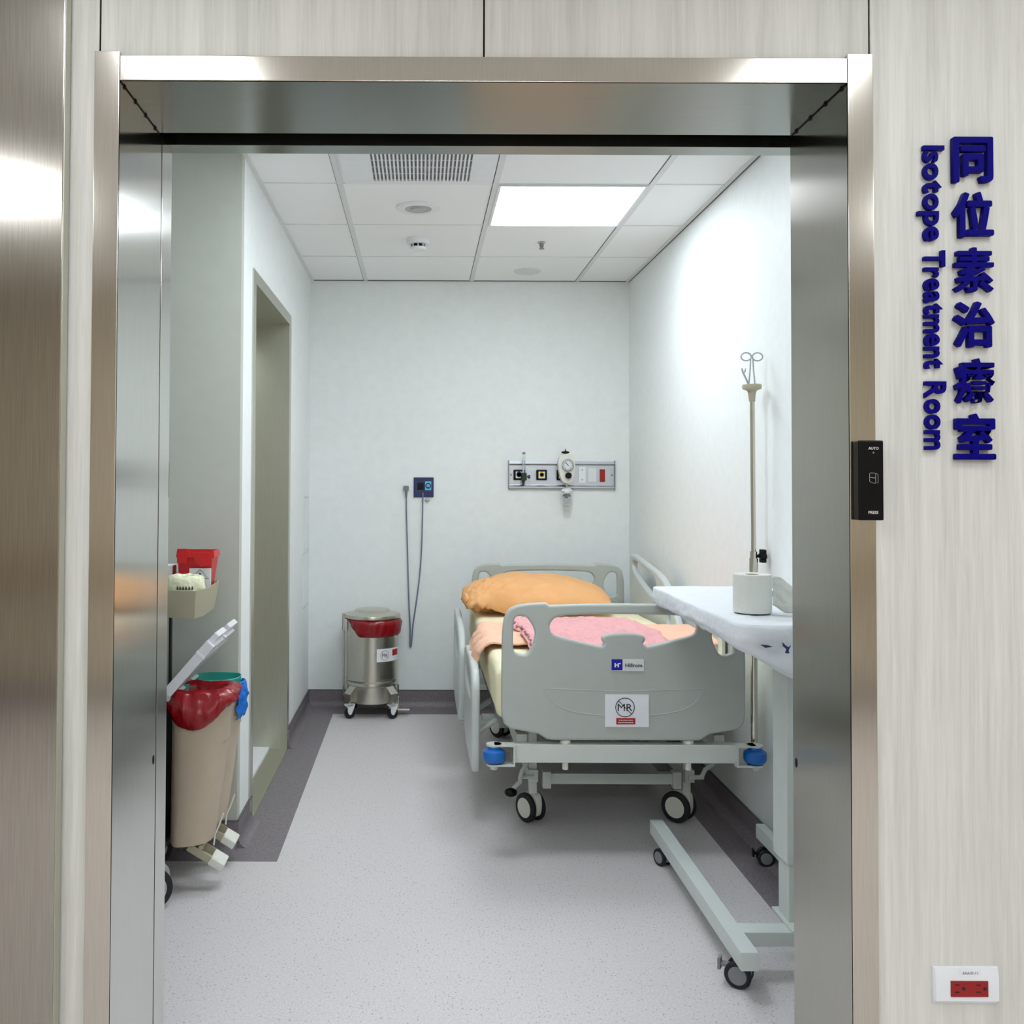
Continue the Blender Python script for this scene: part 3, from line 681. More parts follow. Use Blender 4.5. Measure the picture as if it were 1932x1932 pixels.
# side rails: moulded panels, left pair lowered, right one raised
def rail(y0, z0, poly, holes, x, lab):
    me = plate([chaikin(poly, 2)]+[chaikin(h, 2) for h in holes], .034, .012)
    M = Matrix(((0, 0, 1, x), (1, 0, 0, y0), (0, 1, 0, z0), (0, 0, 0, 1)))
    o = obj('side_rail', MB().mesh(me, M), 'rail_plastic', bed, ang=35)
    o['label'] = lab; return o
pol = [(0, .02), (.02, 0), (.6, 0), (.66, .1), (.66, .36), (.6, .43), (.1, .43), (.02, .37), (0, .3)]
h1 = [(.08, .3), (.14, .37), (.56, .37), (.6, .32), (.54, .27), (.14, .27)]
h2 = [(.12, .14), (.3, .14), (.3, .2), (.12, .2)]
ra = rail(3.85, .215, pol, [h1], .225, 'lowered left rail beside the foot end')
rb = rail(4.62, .225, [(0, .02), (.04, 0), (.66, 0), (.72, .1), (.7, .44), (.62, .48), (.1, .44), (.02, .37), (0, .3)], [[(.08, .3), (.14, .37), (.6, .4), (.64, .34), (.54, .28), (.14, .27)]], .205, 'lowered left rail beside the head end')
rc = rail(0, 0, [(4.40, .62), (4.43, .67), (4.62, .83), (4.70, .885), (4.84, .925), (5.0, .94), (5.44, .985), (5.5, .96), (5.5, .60), (5.4, .56), (4.5, .56), (4.41, .58)],
          [[(4.88, .87), (4.95, .9), (5.38, .95), (5.43, .93), (5.42, .895), (5.3, .86), (5.12, .82), (4.98, .795), (4.9, .81)], [(4.6, .755), (4.68, .775), (4.68, .69), (4.6, .675)]], 1.212, 'raised right rail beside the pillow')
obj('rail_post', MB().box(1.158, 1.172, 3.70, 3.75, .44, .86, .003).box(1.184, 1.192, 3.70, 3.75, .44, .86, .002), 'cream_plastic', bed)
obj('rail_post_back', MB().box(1.165, 1.19, 3.74, 3.755, .44, .86), 'black', bed)
for (o, x, y) in ((ra, .225, 4.0), (ra, .225, 4.35), (rb, .205, 4.8), (rb, .205, 5.15)):
    obj('rail_arm', MB().tube([(x+.01, y, .33), (x+.04, y, .36), (.34, y, .41)], .012, 8), 'bed_white', bed)
for y in (4.8, 5.2): obj('rail_arm', MB().tube([(1.2, y, .62), (1.19, y, .5), (1.11, y, .42)], .012, 8), 'bed_white', bed)
obj('rail_latch', MB().box(.243, .262, 4.66, 4.72, .5, .53, .004), 'white_plastic', bed)

# ---- mattress
mt = MB(); NX, NY = 46, 90
def smooth01(t): t = max(0, min(1, t)); return t*t*(3-2*t)
mt.box(.283, 1.175, 3.565, 5.56, .5, .69, .045, 5)
t = thing('mattress', 'mattress under a cream fitted sheet on the bed', 'mattress', (.73, 4.56, .5))
bmesh.ops.subdivide_edges(mt.bm, edges=[e for e in mt.bm.edges if e.calc_length() > .3], cuts=24, use_grid_fill=True)
for v in mt.bm.verts:
    v.co.z += .006*fbm(v.co.x*3, v.co.y*3)*smooth01((v.co.z-.52)/.1)
    v.co.x += .004*fbm(v.co.y*6, v.co.z*6, 3)
obj('fitted_sheet', mt, 'sheet', t, ang=80)
# ---- cloth helper: double sided sheet laid along a path
def cloth(name, m, fn, nu, nv, thick, parent=None):
    mb = MB(); top = [[mb.bm.verts.new(fn(i/(nu-1), j/(nv-1))) for j in range(nv)] for i in range(nu)]
    for i in range(nu-1):
        for j in range(nv-1): mb.bm.faces.new((top[i][j], top[i+1][j], top[i+1][j+1], top[i][j+1]))
    o = obj(name, mb, m, parent, ang=180)
    s = o.modifiers.new('thickness', 'SOLIDIFY'); s.thickness = thick; s.offset = 1
    return o
def blanket(u, v):
    # u across the bed from the left drop to the right edge; v from foot to head
    L = 1.08; s = u*L; y = 3.985+v*.475+.02*fbm(u*3, 0, 1)*(1-v) + .03*(1-smooth01(u*6))*(.5-v)
    if s < .10:
        x = .262-.035*(1-s/.1)+.006*fbm(v*8, s*8); z = .715-(.10-s)*1.05
        r = .0
    else:
        x = .262+(s-.10); z = .716
        k = min(1, (s-.1)/.05); z -= .0
    if .06 < s < .16:
        a = (s-.06)/.1; z = .675+.043*smooth01(a)+.0
        x = .247+.06*a*a
    wr = .012*fbm(u*5+v*2, v*7, 2)*(1.4 if u < .35 else .7) + .007*math.sin((v*2.1+u*1.3)*9+3*fbm(u*3, v*3))*(1 if u < .3 else .3)
    if v < .12: z -= .012*(1-v/.12)
    return (x+wr*(.8 if s < .12 else 0), y, z+abs(wr)*.9*(1 if s > .1 else .2))
tag(cloth('blanket', 'blanket', blanket, 90, 50, .008), 'peach blanket folded across the bed and hanging over its left side', 'blanket')
def pad(u, v):
    x = .43+u*.60-.05*v+.02*fbm(v*3, 1, 5)+(.02 if u < .05 else 0); y = 3.74+v*.74+.03*fbm(u*4, 4, 4)
    q = .004*abs(math.sin(u*30+3*fbm(u*4, v*4)))*abs(math.sin(v*34)) + .014*fbm(u*7, v*6, 9)+.006*fbm(u*19, v*17, 3)
    z = .748+abs(q)*1.2
    ed = min(u, 1-u, v, 1-v); z -= .016*(1-smooth01(ed/.06))
    z -= .02*(1-smooth01((y-3.9)/.1))*(1)
    return (x, y, z)
tag(cloth('bed_pad', 'pink_pad', pad, 100, 100, .006), 'rumpled pale pink quilted pad spread on the middle of the bed', 'bed pad')
# ---- pillow
pw = MB(); NU, NV = 120, 70
PX0, PX1, PY0, PY1 = .225, 1.0, 4.9, 5.42
def pil(u, v, s):
    a, bb = u*2-1, v*2-1
    edge = (max(0, 1-abs(a)**3.4)**.45)*(max(0, 1-abs(bb)**2.6)**.5)
    left = 1-smooth01((u-.0)/.32)
    x = PX0+(PX1-PX0)*u; y = PY0+(PY1-PY0)*v
    x -= .02*(bb*bb)*a
    t = (.108 if s > 0 else .055)*edge*(1-.32*left)*(1-.22*smooth01((u-.55)/.45))
    z = .752+.045*v*(1-abs(a)*.3)-.012*left*(1-v)+s*t
    w = left*(.045*noise.ridged_multi_fractal(Vector((u*6+v*3, v*3.2-u*7, s*3)), .9, 2.1, 3, .9, 2)-.040)*(1.25-v*.5)
    w += .022*abs(math.sin(u*17+v*5+2*fbm(u*3, v*3)))*smooth01((.5-v)/.35)*smooth01((.5-u)/.3)*(1 if s > 0 else .3)
    w += .006*fbm(u*4, v*4, 2+s)
    fold = .03*math.sin(v*16-u*20)*smooth01((.5-v)/.3)*smooth01((.55-u)/.3)*edge
    if s > 0:
        for (ua, va, ub, vb, hh, ww) in ((.05, .04, .22, .5, .020, .022), (.07, .03, .36, .42, .022, .02), (.1, .03, .5, .34, .018, .02), (.03, .1, .12, .55, .016, .018), (.14, .0, .62, .2, .014, .018), (.02, .25, .08, .7, .014, .016), (.12, .12, .2, .3, -.02, .015), (.16, .06, .34, .2, -.02, .014)):
            du, dv = ub-ua, vb-va; q = max(0, min(1, ((u-ua)*du+(v-va)*dv)/(du*du+dv*dv)))
            dd = math.hypot((u-ua-q*du)*1.0, (v-va-q*dv)*.7)
            w += hh*math.exp(-(dd/ww)**2)*(1-q*.75)
    z += s*(w*edge**.35)+s*fold
    y -= s*0+.012*math.sin(u*30+2*v)*left*(1-v)*edge
    return Vector((x, y, max(z, .70)))
for s in (1, -1):
    G = [[pw.bm.verts.new(pil(i/(NU-1), j/(NV-1), s)) for j in range(NV)] for i in range(NU)]
    for i in range(NU-1):
        for j in range(NV-1):
            q = (G[i][j], G[i+1][j], G[i+1][j+1], G[i][j+1]); pw.bm.faces.new(q if s > 0 else q[::-1])
bmesh.ops.remove_doubles(pw.bm, verts=pw.bm.verts, dist=.0004)
t = thing('pillow', 'plump orange pillow with creased left end, lying against the headboard', 'pillow', (.61, 5.16, .70))
obj('pillowcase', pw, 'pillowcase', t, ang=180)
fl = MB()
fl.sphere((.24, 5.0, .775), .036, (.6, 1.3, .9), 20)
for v in fl.bm.verts: v.co += v.co*0+Vector((.012*fbm(v.co.y*20, v.co.z*20), 0, .01*fbm(v.co.x*25, v.co.y*22, 7)))
obj('case_flap', fl, 'pillowcase', t, ang=180)
pp = MB()
for k in range(9): pp.box(.835+k*.012, .843+k*.012, 4.985, 4.992, .8425, .8435)
# ---- IV pole
t = thing('iv_pole', 'thin steel drip pole with hooks on top, standing at the bed corner', 'drip stand', (1.222, 3.55, .33))
ix, iy = 1.2325, 3.56
obj('lower_tube', MB().cyl((ix, iy, .335), (ix, iy, 1.08), .0125, 20), 'chrome', t)
obj('upper_tube', MB().cyl((ix, iy, 1.06), (ix-.003, iy, 1.72), .0088, 16), 'chrome', t)
kn = obj('height_knob', MB().cyl((ix+.01, iy, 1.108), (ix+.026, iy, 1.108), .006, 10), 'black', t)
kk = MB().cyl((ix+.024, iy-.002, 1.108), (ix+.042, iy-.006, 1.108), .017, 20)
for k in range(6): a = k*PI/3; kk.cyl((ix+.024, iy+.016*math.cos(a), 1.108+.018*math.sin(a)), (ix+.042, iy+.016*math.cos(a)-.004, 1.108+.018*math.sin(a)), .009, 12)
obj('knob_grip', kk, 'black', kn)
obj('clamp_collar', MB().cyl((ix, iy, 1.05), (ix, iy, 1.10), .0155, 20).cyl((ix, iy, 1.095), (ix, iy, 1.125), .0125, 20), 'chrome', t)
obj('hook_head', MB().lathe([(.011, 1.68), (.014, 1.71), (.018, 1.72), (.034, 1.726), (.036, 1.735), (.034, 1.742), (0, 1.743)], ix-.004, iy, 24), 'tray_beige', t)
hk = MB()
def hook(mb, bx, tx, s):
    pts = [(bx, iy, 1.738), (tx, iy, 1.838)]
    for k in range(13):
        a = PI+2*PI*k/13 if s < 0 else -2*PI*k/13
        pts.append((tx+s*.018+.018*math.cos(a if s > 0 else a)*(1), iy, 1.838+.0*k+.015*math.sin(a)+.006))
    mb.tube(pts, .0028, 8, sm=1)
lp = lambda cx, s: [(cx+.019*math.cos(a), iy, 1.846+.015*math.sin(a)) for a in [2*PI*k/16 for k in range(16)]]
for s in (-1, 1):
    hk.tube(lp(ix-.004+s*.021, s), .0028, 8, True)
    hk.tube([(ix-.004+s*.012, iy, 1.738), (ix-.004+s*.006, iy, 1.80), (ix-.004+s*.004, iy, 1.84)], .0028, 8)
hk.tube([(ix-.014, iy, 1.738), (ix-.03, iy-.01, 1.765), (ix-.042, iy-.015, 1.785), (ix-.046, iy-.016, 1.80)], .0035, 8).tube([(ix-.042, iy-.015, 1.783), (ix-.034, iy-.012, 1.788), (ix-.031, iy-.01, 1.80)], .0028, 8)
obj('bag_hook', hk, 'cover_grey', t)

# ================================================================ OVERBED TABLE
t = thing('overbed_table', 'white wheeled overbed table with a U shaped base, its top under a white cloth', 'table', (1.05, 3.0, 0))
bt = MB(); bt.box(.857, .905, 2.585, 3.6, .078, .128, .003)
obj('base_leg', bt, 'table_paint', t)
bt = MB(); bt.box(1.236, 1.268, 2.72, 3.56, .078, .128, .003)
obj('base_leg', bt, 'table_paint', t)
obj('base_crossbar', MB().box(.9, 1.25, 2.70, 2.76, .088, .128, .003), 'table_paint', t)
obj('column_foot', MB().box(1.035, 1.09, 2.69, 2.85, .1275, .136, .002), 'table_paint', t)
obj('inner_column', MB().box(1.046, 1.085, 2.745, 2.825, .13, .32, .004), 'table_paint', t)
obj('outer_column', MB().box(1.036, 1.1, 2.73, 2.84, .30, .95, .006), 'table_paint', t)
obj('tabletop', MB().box(.86, 1.26, 2.58, 3.49, .95, .975, .006), 'table_paint', t)
caster(t, .878, 2.665, .036, -.5, .08, 'caster_grey', 'caster_grey', twin=.034, wid=.014, brake='caster_grey')
caster(t, .882, 3.5, .03, -1.1, .08, 'caster_grey', 'caster_grey', twin=.034, wid=.013)
caster(t, 1.25, 3.5, .03, -.15, .08, 'black', 'caster_grey', twin=.03, wid=.013, brake='black')
caster(t, 1.25, 2.76, .03, .1, .08, 'black', 'caster_grey', twin=.034, wid=.013)
# cloth cover: padded top with a sagging near end
cv = MB()
def ring(inset, z, sag=0):
    x0, x1, y0, y1 = .845-inset, 1.265+inset*.0, 2.548-inset, 3.515+inset
    pts = []; r = .05
    cs = [((x0+r, y0+r), PI, 1.5*PI), ((x1-r, y0+r), 1.5*PI, 2*PI), ((x1-r, y1-r), 0, PI/2), ((x0+r*.5, y1-r*.5), PI/2, PI)]
    seq = []
    for i, ((cx, cy), a0_, a1_) in enumerate(cs):
        rr = r if i < 3 else r*.5
        for k in range(9): a = a0_+(a1_-a0_)*k/8; seq.append((cx+rr*math.cos(a), cy+rr*math.sin(a)))
    dense = []
    for i in range(len(seq)):
        a, bq = Vector(seq[i]), Vector(seq[(i+1) % len(seq)]); n = max(1, int((bq-a).length/.018))
        for k in range(n): dense.append(a.lerp(bq, k/n))
    return [(p.x, p.y, z) for p in dense]
base_r = ring(0, 0); n = len(base_r)
def prof(i, k, K):
    x, y, _ = base_r[i]; c = Vector((1.06, 3.03))
    near = smooth01((3.0-y)/.45)*smooth01((x-.80)/.22)
    drop = .05+.085*near+.006*fbm(x*8, y*8, 4)
    tt = k/K
    bul = .008*math.sin(PI*tt)+.004*fbm(x*14+y*9, tt*3, 6)
    d = (Vector((x, y))-c); d.normalize()
    fold = near*.010*math.sin(tt*9+x*20)
    ins = -.02*tt*near
    dd = d*(bul+fold+ins)
    if k == K: dd = -d*.03
    return (x+dd.x, y+dd.y, 1.0-.012*(1-math.cos(min(1, tt*3)*PI/2))-drop*tt+.002*fbm(x*9, y*9))
rings = [[(1.06+(x-1.06)*s, 3.03+(y-3.03)*s, .998+.0035*fbm(x*s*9, y*s*9)) for x, y, _ in base_r] for s in (.05, .3, .55, .8, .93, .985)]
K = 10
rings += [[prof(i, k, K) for i in range(n)] for k in range(K+1)]
cv.loft(rings, cap=(True, False))
tt_ = thing('table_cover', 'white padded cloth tucked over the overbed tabletop and sagging at its near end', 'table cover', (1.05, 3.0, .9))
obj('cover_cloth', cv, 'white_cloth', tt_, ang=180)
cr = MB().prism([(.951, .958), (.958, .951), (.968, .945), (.972, .950), (.966, .938), (.968, .930), (.958, .930), (.961, .940), (.952, .948)], 2.528, 2.533, 'XZ')
cr.prism([(.893, .952), (.915, .95), (.925, .946), (.905, .944)], 2.529, 2.536, 'XZ')
obj('tuck_shade', cr, 'navy', tt_, smooth=False)  # dark patches painted as the shade inside the cloth's fold openings
# tissue roll
t = thing('toilet_roll', 'roll of white tissue paper standing on the cloth covered table', 'tissue roll', (.965, 2.8, 1.0))
obj('paper_roll', MB().lathe([(.02, 1.004), (.052, 1.002), (.054, 1.006), (.054, 1.108), (.052, 1.112), (.02, 1.111), (.019, 1.09)], .965, 2.80, 48, cap=False), 'tissue', t)
obj('core', MB().lathe([(.0195, 1.004), (.0195, 1.110), (.0185, 1.110), (.0185, 1.004)], .965, 2.80, 24, cap=False), 'bin_beige', t)
def sheet_tail(u, v):
    s = u*.15; x = 1.015+s*.75; y = 2.775-.03*math.sin(u*3)+.008*fbm(u*4, v*4)
    top = 1.108-.0*u; bot = 1.004
    lo = bot+.02*smooth01(1-u*3); hi = top-.004*u-.085*max(0, u-.16)/.84
    return (x, y+.02*(1-v)*math.sin(u*5), lo+(hi-lo)*v)
cloth('loose_sheet', 'tissue', sheet_tail, 30, 16, .0012, t)

# ================================================================ STAINLESS PEDAL BIN
bx_, by_ = -.281, 5.745
t = thing('pedal_bin', 'round stainless steel pedal bin on casters, red liner under its lid, by the back wall', 'bin', (bx_, by_, 0))
R_ = .155
obj('body', MB().lathe([(R_*.97, .185), (R_, .19), (R_, .20), (R_*.985, .205), (R_*.985, .212), (R_, .217), (R_, .225), (R_*.985, .235), (R_*.985, .475), (R_, .48), (R_, .488), (R_*.985, .494), (R_*.985, .57), (R_*.95, .575), (R_*.95, .5)], bx_, by_, 56), 'steel_plain', t)
obj('base_drum', MB().lathe([(.135, .085), (.148, .09), (.15, .15), (.15, .185), (.10, .188)], bx_, by_, 48), 'steel_plain', t)
obj('lid', MB().lathe([(.158, .578), (.167, .578), (.168, .585), (.165, .597), (.158, .60), (.11, .612), (.10, .624), (.05, .631), (0, .632)], bx_, by_, 56), 'steel_plain', t)
lb = MB(); seg = 90; rr_ = []
for zk, (z, dr) in enumerate(((.578, .0), (.57, .012), (.555, .017), (.535, .013), (.515, .011), (.50, .007), (.495, .001))):
    rg = []
    for i in range(seg):
        a = 2*PI*i/seg
        an = a-2*PI if a > PI else a; drop = .12+.95*smooth01((an+2.7)/.75) if an < .6 else max(.12, 1.07-smooth01((an-.6)/1.2))
        zz = .578-(.578-z)*drop*1.15
        r = R_+dr*(.3+.9*min(1, drop))+.004*fbm(math.cos(a)*4, math.sin(a)*4, zk*.4)*(1 if zk else 0)+.003*math.sin(a*23+zk)*(zk > 1)
        rg.append((bx_+r*math.cos(a), by_+r*math.sin(a), zz+.004*fbm(a*2, zk, 2)))
    rr_.append(rg)
lb.loft(rr_, cap=(False, False))
o = obj('liner_bag', lb, 'red_bag', t, ang=180)
for (sx, sy) in ((-1, -1), (1, -1), (-1, 1), (1, 1)):
    a = MB(); ax, ay = bx_+sx*.125, by_+sy*.115
    M = Matrix.Translation((bx_, by_, 0)) @ Matrix.Rotation(math.atan2(sy, sx), 4, 'Z')
    t2 = bmesh.new()
    a.prism([(.13, .185), (.15, .19), (.195, .15), (.195, .105), (.135, .10)], -.028, .028, 'XZ', .002)
    bmesh.ops.transform(a.bm, matrix=M, verts=a.bm.verts)
    obj('caster_arm', a, 'steel_plain', t)
    if sy < 0 or True:
        cx_, cy_ = bx_+sx*.125, by_+sy*.105
        cc = MB().box(-.022, .022, -.014, .014, .072, .084, .002)
        for q in (-.0125, .0125): cc.prism(chaikin([(-.03, .085), (-.032, .078), (-.014, .07), (-.012, .035), (0, .02), (.012, .03), (.03, .08), (.03, .088)], 1), q-.0015, q+.0015, 'XZ')
        bmesh.ops.transform(cc.bm, matrix=Matrix.Translation((cx_-.0, cy_, 0)) @ Matrix.Rotation(.25, 4, 'Z'), verts=cc.bm.verts)
        cc.cyl((cx_, cy_, .08), (cx_, cy_, .11), .008, 10)
        c = obj('caster', cc, 'white_plastic', t)
        for q in (0,):
            a = MB().lathe([(0, -.008), (.028, -.008), (.032, -.003), (.032, .003), (.028, .008), (0, .008)], 0, q*.0+.0, 28, axis='Y', z0=.032, M=Matrix.Translation((cx_, cy_, 0)) @ Matrix.Rotation(.25, 4, 'Z') @ Matrix.Translation((0, q*.45, 0)))
            obj('tyre', a, 'rubber', c)
hg = MB().box(bx_-.178, bx_-.163, by_-.03, by_-.0, .50, .60, .003).cyl((bx_-.168, by_-.02, .12), (bx_-.168, by_-.02, .52), .006, 10)
obj('lid_rod', hg, 'chrome', t)
obj('foot_pedal', MB().box(bx_+.14, bx_+.225, by_-.035, by_+.01, .028, .04, .004).box(bx_+.1, bx_+.16, by_-.02, by_-.005, .03, .095, .003), 'steel_plain', t)
# curved sticker
def curved(a0_, a1_, z0, z1, r, n=14):
    m_ = MB(); m_.loft([[(bx_+r*math.cos(a), by_+r*math.sin(a), z) for z in (z0, z1)] for a in [a0_+(a1_-a0_)*k/n for k in range(n+1)]], closed=False)
    return m_
sk = obj('sticker', curved(-1.36, -.15, .335, .41, R_+.0012), 'paper', t)
obj('sticker_red', curved(-.68, -.3, .365, .4, R_+.0018), 'print_red', sk)
nt = MB()
def onbin(me, ac, zc):
    for v in me.vertices:
        a = ac+v.co.x/R_; r = R_+.0022; z = zc+v.co.y
        v.co = Vector((bx_+r*math.cos(a), by_+r*math.sin(a), z))
    return me
me = fit(textmesh('MR', .03, 0, 0), .038, .02); nt.mesh(onbin(me, -1.03, .372))
cr2 = MB(); cr2.tube([(.027*math.cos(2*PI*k/28), .027*math.sin(2*PI*k/28), 0) for k in range(28)], .0011, 5, True); cr2.tube([(-.019+.0038*k, .019-.0038*k, 0) for k in range(11)], .0009, 5)
for v in cr2.bm.verts:
    a = -1.03+v.co.x/R_; r = R_+.0016+v.co.z*.3; z = .372+v.co.y; v.co = Vector((bx_+r*math.cos(a), by_+r*math.sin(a), z))
nt.merge(cr2.bm)
obj('sticker_print', nt, 'print_black', sk)

# ================================================================ DRESSING CART WITH BINS (left, half hidden)
t = thing('medical_cart', 'dark framed cart half hidden behind the left door jamb, one caster showing', 'cart', (-1.2, 3.3, 0))
obj('cabinet', MB().box(-1.55, -.89, 2.98, 3.56, .17, .62, .006), 'cart_dark', t)
obj('worktop', MB().box(-1.57, -.93, 2.97, 3.58, .93, .96, .008), 'white_plastic', t)
for (x, y, d) in ((-.905, 3.50, .004), (-.935, 3.50, .004), (-1.48, 3.5, .015), (-1.48, 3.0, .015), (-.955, 3.0, .015)): obj('post', MB().box(x-d, x+d, y, y+.02, .6, .94), 'cart_dark', t)
for z in (.6, .15): obj('bin_rail', MB().box(-.9, -.845, 3.2, 3.58, z, z+.03, .003), 'cart_dark', t)
caster(t, -.862, 3.125, .066, .55, .18, 'cover_grey', 'cover_grey', twin=.03, wid=.024)
caster(t, -1.5, 3.05, .06, .3, .18, 'cover_grey', 'cover_grey', twin=.03, wid=.024)
caster(t, -.95, 3.5, .06, .3, .18, 'cover_grey', 'cover_grey', twin=.03, wid=.024)
caster(t, -1.5, 3.5, .06, .3, .18, 'cover_grey', 'cover_grey', twin=.03, wid=.024)
# step bins
def binring(y0, y1, x0, x1, z, ch=.05, r=.02):
    p = [(x0, y0), (x1-ch, y0), (x1, y0+ch), (x1, y1-ch*.6), (x1-ch*.6, y1), (x0, y1)]
    return [(x, y, z) for x, y in chaikin(p, 2)]
def step_bin(y0, y1, label, bag, drop):
    yc = (y0+y1)/2
    t = thing('step_bin', label, 'bin', (-.74, yc, .13), 'step bins hung on the cart')
    bo = MB(); Z = [(.158, -.835, -.716), (.163, -.838, -.70), (.20, -.838, -.692), (.40, -.838, -.665), (.635, -.838, -.642), (.64, -.836, -.644)]
    rg = [binring(y0+(.01 if z < .16 else .004*(.64-z)/.48), y1-.004, x0, x1, z, .048) for z, x0, x1 in Z]
    rg.append(binring(y0+.004, y1-.008, -.834, -.648, .64, .048)); rg.append(binring(y0+.006, y1-.008, -.832, -.65, .5, .048))
    bo.loft(rg, cap=(True, True)); obj('body', bo, 'bin_beige', t, ang=50)
    ib = MB(); q = lambda d, z: binring(y0+d, y1-d, -.838+d, -.642-d, z, .048)
    ib.loft([q(.012, .60), q(.008, .668), q(.010, .670), q(.012, .668), q(.04, .42)], cap=(False, True))
    obj('inner_bucket', ib, 'teal', t)
    # lid hinged at the left
    M = Matrix.Translation((-.845, yc, .665)) @ Matrix.Rotation(-math.radians(49), 4, 'Y')
    ld = MB(); hw = (y1-y0)/2-.003
    ld.box(.0, .225, -hw, hw, -.018, .016, .006, M=M).box(.215, .258, -hw*.8, hw*.8, -.006, .014, .003, M=M).box(-.02, .02, -hw*.8, hw*.8, -.03, .0, .004, M=M)
    l = obj('lid', ld, 'lid_grey', t)
    obj('lid_strip', MB().box(.17, .178, -hw-.001, hw+.001, -.0188, .0168, M=M), 'white_plastic', l)
    # pedal
    P = Matrix.Translation((-.748, yc-.01, .135)) @ Matrix.Rotation(math.radians(31), 4, 'Y')
    pm = MB()
    for s in (-1, 1): pm.box(-.03, .085, s*.036-.002, s*.036+.002, -.014, .012, .002, M=P)
    pm.box(-.03, .1, -.036, .036, -.016, -.012, .002, M=P)
    pm.cyl((-.73, yc-.05, .148), (-.73, yc+.04, .148), .008, 12)
    p = obj('pedal', pm, 'tray_beige', t)
    obj('pedal_tread', MB().box(.055, .108, -.0405, .0405, -.0175, .012, .006, 3, M=P), 'cream_plastic', p)
    obj('pedal_rod', MB().tube([(-.672, yc+.03, .235), (-.688, yc+.03, .19), (-.7, yc+.03, .165), (-.702, yc+.02, .13)], .003, 8), 'cream_plastic', t)
    return t
sb = step_bin(3.215, 3.39, 'beige step bin with red liner and raised lid, nearer of the pair', 'red_bag', .1)
sb2 = step_bin(3.415, 3.59, 'beige step bin with teal bucket and blue bag, behind the red lined bin', 'blue_bag', .03)
def bag(y0, y1, m, par, drop, big):
    mb = MB(); N = len(binring(y0, y1, 0, 1, 0)); rg = []
    base = lambda d: binring(y0-d, y1+d, -.838-d*.3, -.642+d, 0, .048+d*.3)
    def dense(d):
        p = [Vector(q[:2]) for q in base(d)]; out = []
        for i in range(len(p)):
            a, bq = p[i], p[(i+1) % len(p)]
            for k in range(6): out.append(a.lerp(bq, k/6))
        return out
    lv = [(-.045, .45, 0), (-.03, .56, 0), (-.020, .655, 0), (-.010, .680, 0), (.004, .678, .08), (.012, .672, .25), (.018, .655, .45), (.022, .64, .65), (.020, .62, .8), (.016, .6, .92), (.008, .58, 1)]
    for k, (d, z, dr) in enumerate(lv):
        row = []
        for i, p in enumerate(dense(d)):
            cxn = (p.x+.74)/.1; fy = smooth01((y1-p.y)/(y1-y0)*1.1)
            dd = drop*(1-.55*min(1, abs(cxn+.1)**2.2))*(.35+.65*fy)
            zz = (z if dr == 0 else .676-dd*dr)
            wv = (.010*fbm(p.x*14, p.y*14, k*.5)+.007*fbm(p.x*34, p.y*34, k*.8)+.008*math.sin(PI*max(0, k-4)/7)) if k > 3 else 0
            c = Vector((-.74, (y0+y1)/2)); nrm = (p-c).normalized()
            q = p+nrm*wv*big
            row.append((q.x, q.y, zz+.005*fbm(p.x*15, p.y*15, k)))
        rg.append(row)
    mb.loft(rg, cap=(True, False)); return obj('liner_bag', mb, m, par, ang=180)
bag(3.215, 3.39, 'red_bag', sb, .125, 1.0)
def bb_(u, v): return (-.648+.022*u+.008*math.sin(v*5), 3.43+.09*u+.01*fbm(v*3, u*3), .655-.135*v-.01*math.sin(u*6)+.01*u)
cloth('liner_bag', 'blue_bag', lambda u, v: (-.652+.028*math.sin(u*PI)*(.5+.5*math.sin(v*PI*.9+.2))+.012*fbm(u*4, v*3), 3.45+.1*u, .655-.125*v+.012*fbm(u*3, 2)*v), 30, 24, .002, sb2)
# storage tray on the cart side
t = thing('storage_tray', 'beige plastic tray with angled front, fixed to the cart and holding supplies', 'tray', (-.83, 3.35, .92))
def tr(k, z):
    T = [(-1.04, 3.52), (-1.02, 3.34), (-.90, 3.215), (-.795, 3.15), (-.71, 3.15), (-.722, 3.49), (-.74, 3.52)]
    B = [(-1.0, 3.50), (-.98, 3.36), (-.89, 3.25), (-.80, 3.185), (-.725, 3.185), (-.735, 3.46), (-.75, 3.50)]
    p = [(a[0]*k+b_[0]*(1-k), a[1]*k+b_[1]*(1-k)) for a, b_ in zip(T, B)]
    return [(x, y, z) for x, y in chaikin(p, 1)]
def sh(r, s, z): return [(-.86+(x+.86)*s, 3.36+(y-3.36)*s, z) for x, y, _ in r]
tb = MB(); tb.loft([tr(0, .922), tr(.06, .925), tr(.9, 1.008), tr(1, 1.016), sh(tr(1, 0), .97, 1.016), sh(tr(.1, 0), .95, .93)], cap=(True, True))
obj('tray_shell', tb, 'tray_beige', t, ang=40)
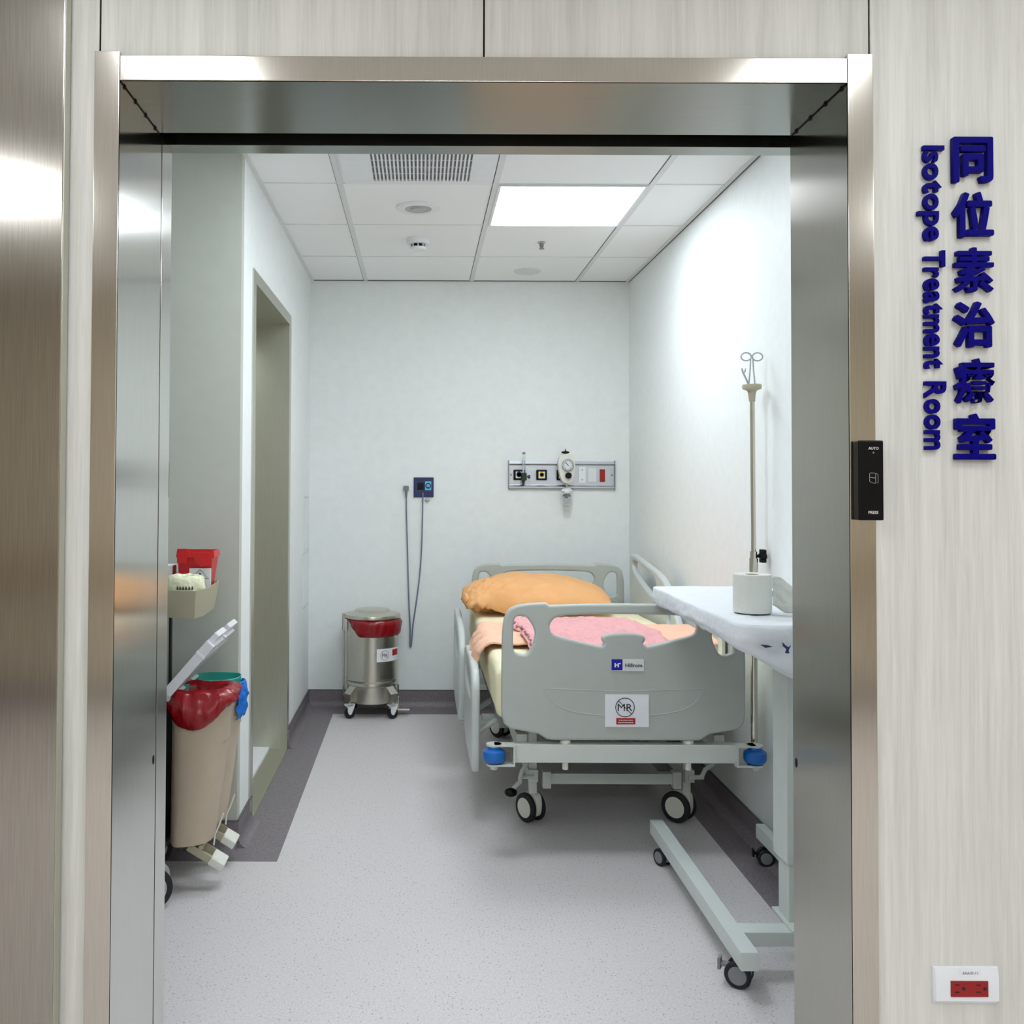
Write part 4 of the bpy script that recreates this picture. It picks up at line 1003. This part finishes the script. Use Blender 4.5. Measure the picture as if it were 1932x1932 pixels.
# sharps box
t = thing('sharps_box', 'open red sharps container with white hazard label, standing in the beige tray', 'sharps container', (-.785, 3.40, .932))
sbx = MB(); r4 = lambda x0, x1, y0, y1, z: [(x0, y0, z), (x1, y0, z), (x1, y1, z), (x0, y1, z)]
sbx.loft([r4(-.836, -.75, 3.37, 3.45, .932), r4(-.845, -.722, 3.365, 3.455, 1.108), r4(-.85, -.717, 3.36, 3.46, 1.11), r4(-.848, -.719, 3.362, 3.458, 1.132), r4(-.842, -.725, 3.368, 3.452, 1.132), r4(-.83, -.745, 3.377, 3.444, 1.0)])
obj('body', sbx, 'red_box', t, ang=20)
obj('lid_flap', MB().prism([(-.79, 1.128), (-.735, 1.128), (-.722, 1.11), (-.724, 1.085), (-.76, 1.078), (-.782, 1.095)], 3.350, 3.359, 'XZ', .001).box(-.846, -.81, 3.355, 3.37, 1.09, 1.14, .002), 'red_box', t)
lbl = obj('hazard_label', MB().box(-.803, -.728, 3.3585, 3.364, .98, 1.072, .0005), 'paper', t)
hz = MB().tube([(-.766, 3.358, 1.068), (-.735, 3.358, 1.037), (-.797, 3.358, 1.037)], .0012, 6, True).sphere((-.766, 3.358, 1.052), .004).sphere((-.772, 3.358, 1.044), .005).sphere((-.76, 3.358, 1.044), .005)
obj('hazard_mark', hz, 'print_black', lbl)
# wrapped roll
t = thing('wrapped_roll', 'plastic wrapped pale yellow roll lying in the front of the beige tray', 'wrapped roll', (-.785, 3.235, .95))
wr = MB().lathe([(.02, .985), (.048, .985), (.055, .995), (.057, 1.03), (.053, 1.052), (.045, 1.06), (.022, 1.058), (.016, 1.05)], -.786, 3.235, 56)
bmesh.ops.subdivide_edges(wr.bm, edges=wr.bm.edges[:], cuts=1, use_grid_fill=True)
for v in wr.bm.verts:
    v.co.x = -.786+(v.co.x+.786)*1.12; v.co += Vector((fbm(v.co.x*30, v.co.y*30, v.co.z*30), fbm(v.co.y*30, v.co.z*30, 4), fbm(v.co.x*30, v.co.y*25, 9)))*.006
obj('wrapping', wr, 'wrap', t, ang=180)
pr_ = MB(); x = -.80
for k in range(6):
    yy = 3.235-math.sqrt(max(0, .062**2-((x+.786)/1.06)**2))-.002; pr_.box(x, x+.0045, yy-.001, yy+.008, 1.022, 1.024).box(x+.001, x+.0025, yy-.001, yy+.008, 1.019, 1.028).box(x, x+.0045, yy-.001, yy+.008, 1.018, 1.0195); x += .0095
obj('printed_marks', pr_, 'print_black', t, smooth=False)
t = thing('supply_carton', 'small white carton standing at the back left of the beige tray', 'box', (-.90, 3.43, .932))
obj('carton', MB().box(-.955, -.872, 3.40, 3.47, .932, 1.078, .002), 'paper', t)
obj('carton_stripe', MB().box(-.872, -.868, 3.405, 3.44, 1.0, 1.078, .001), 'print_red', t)
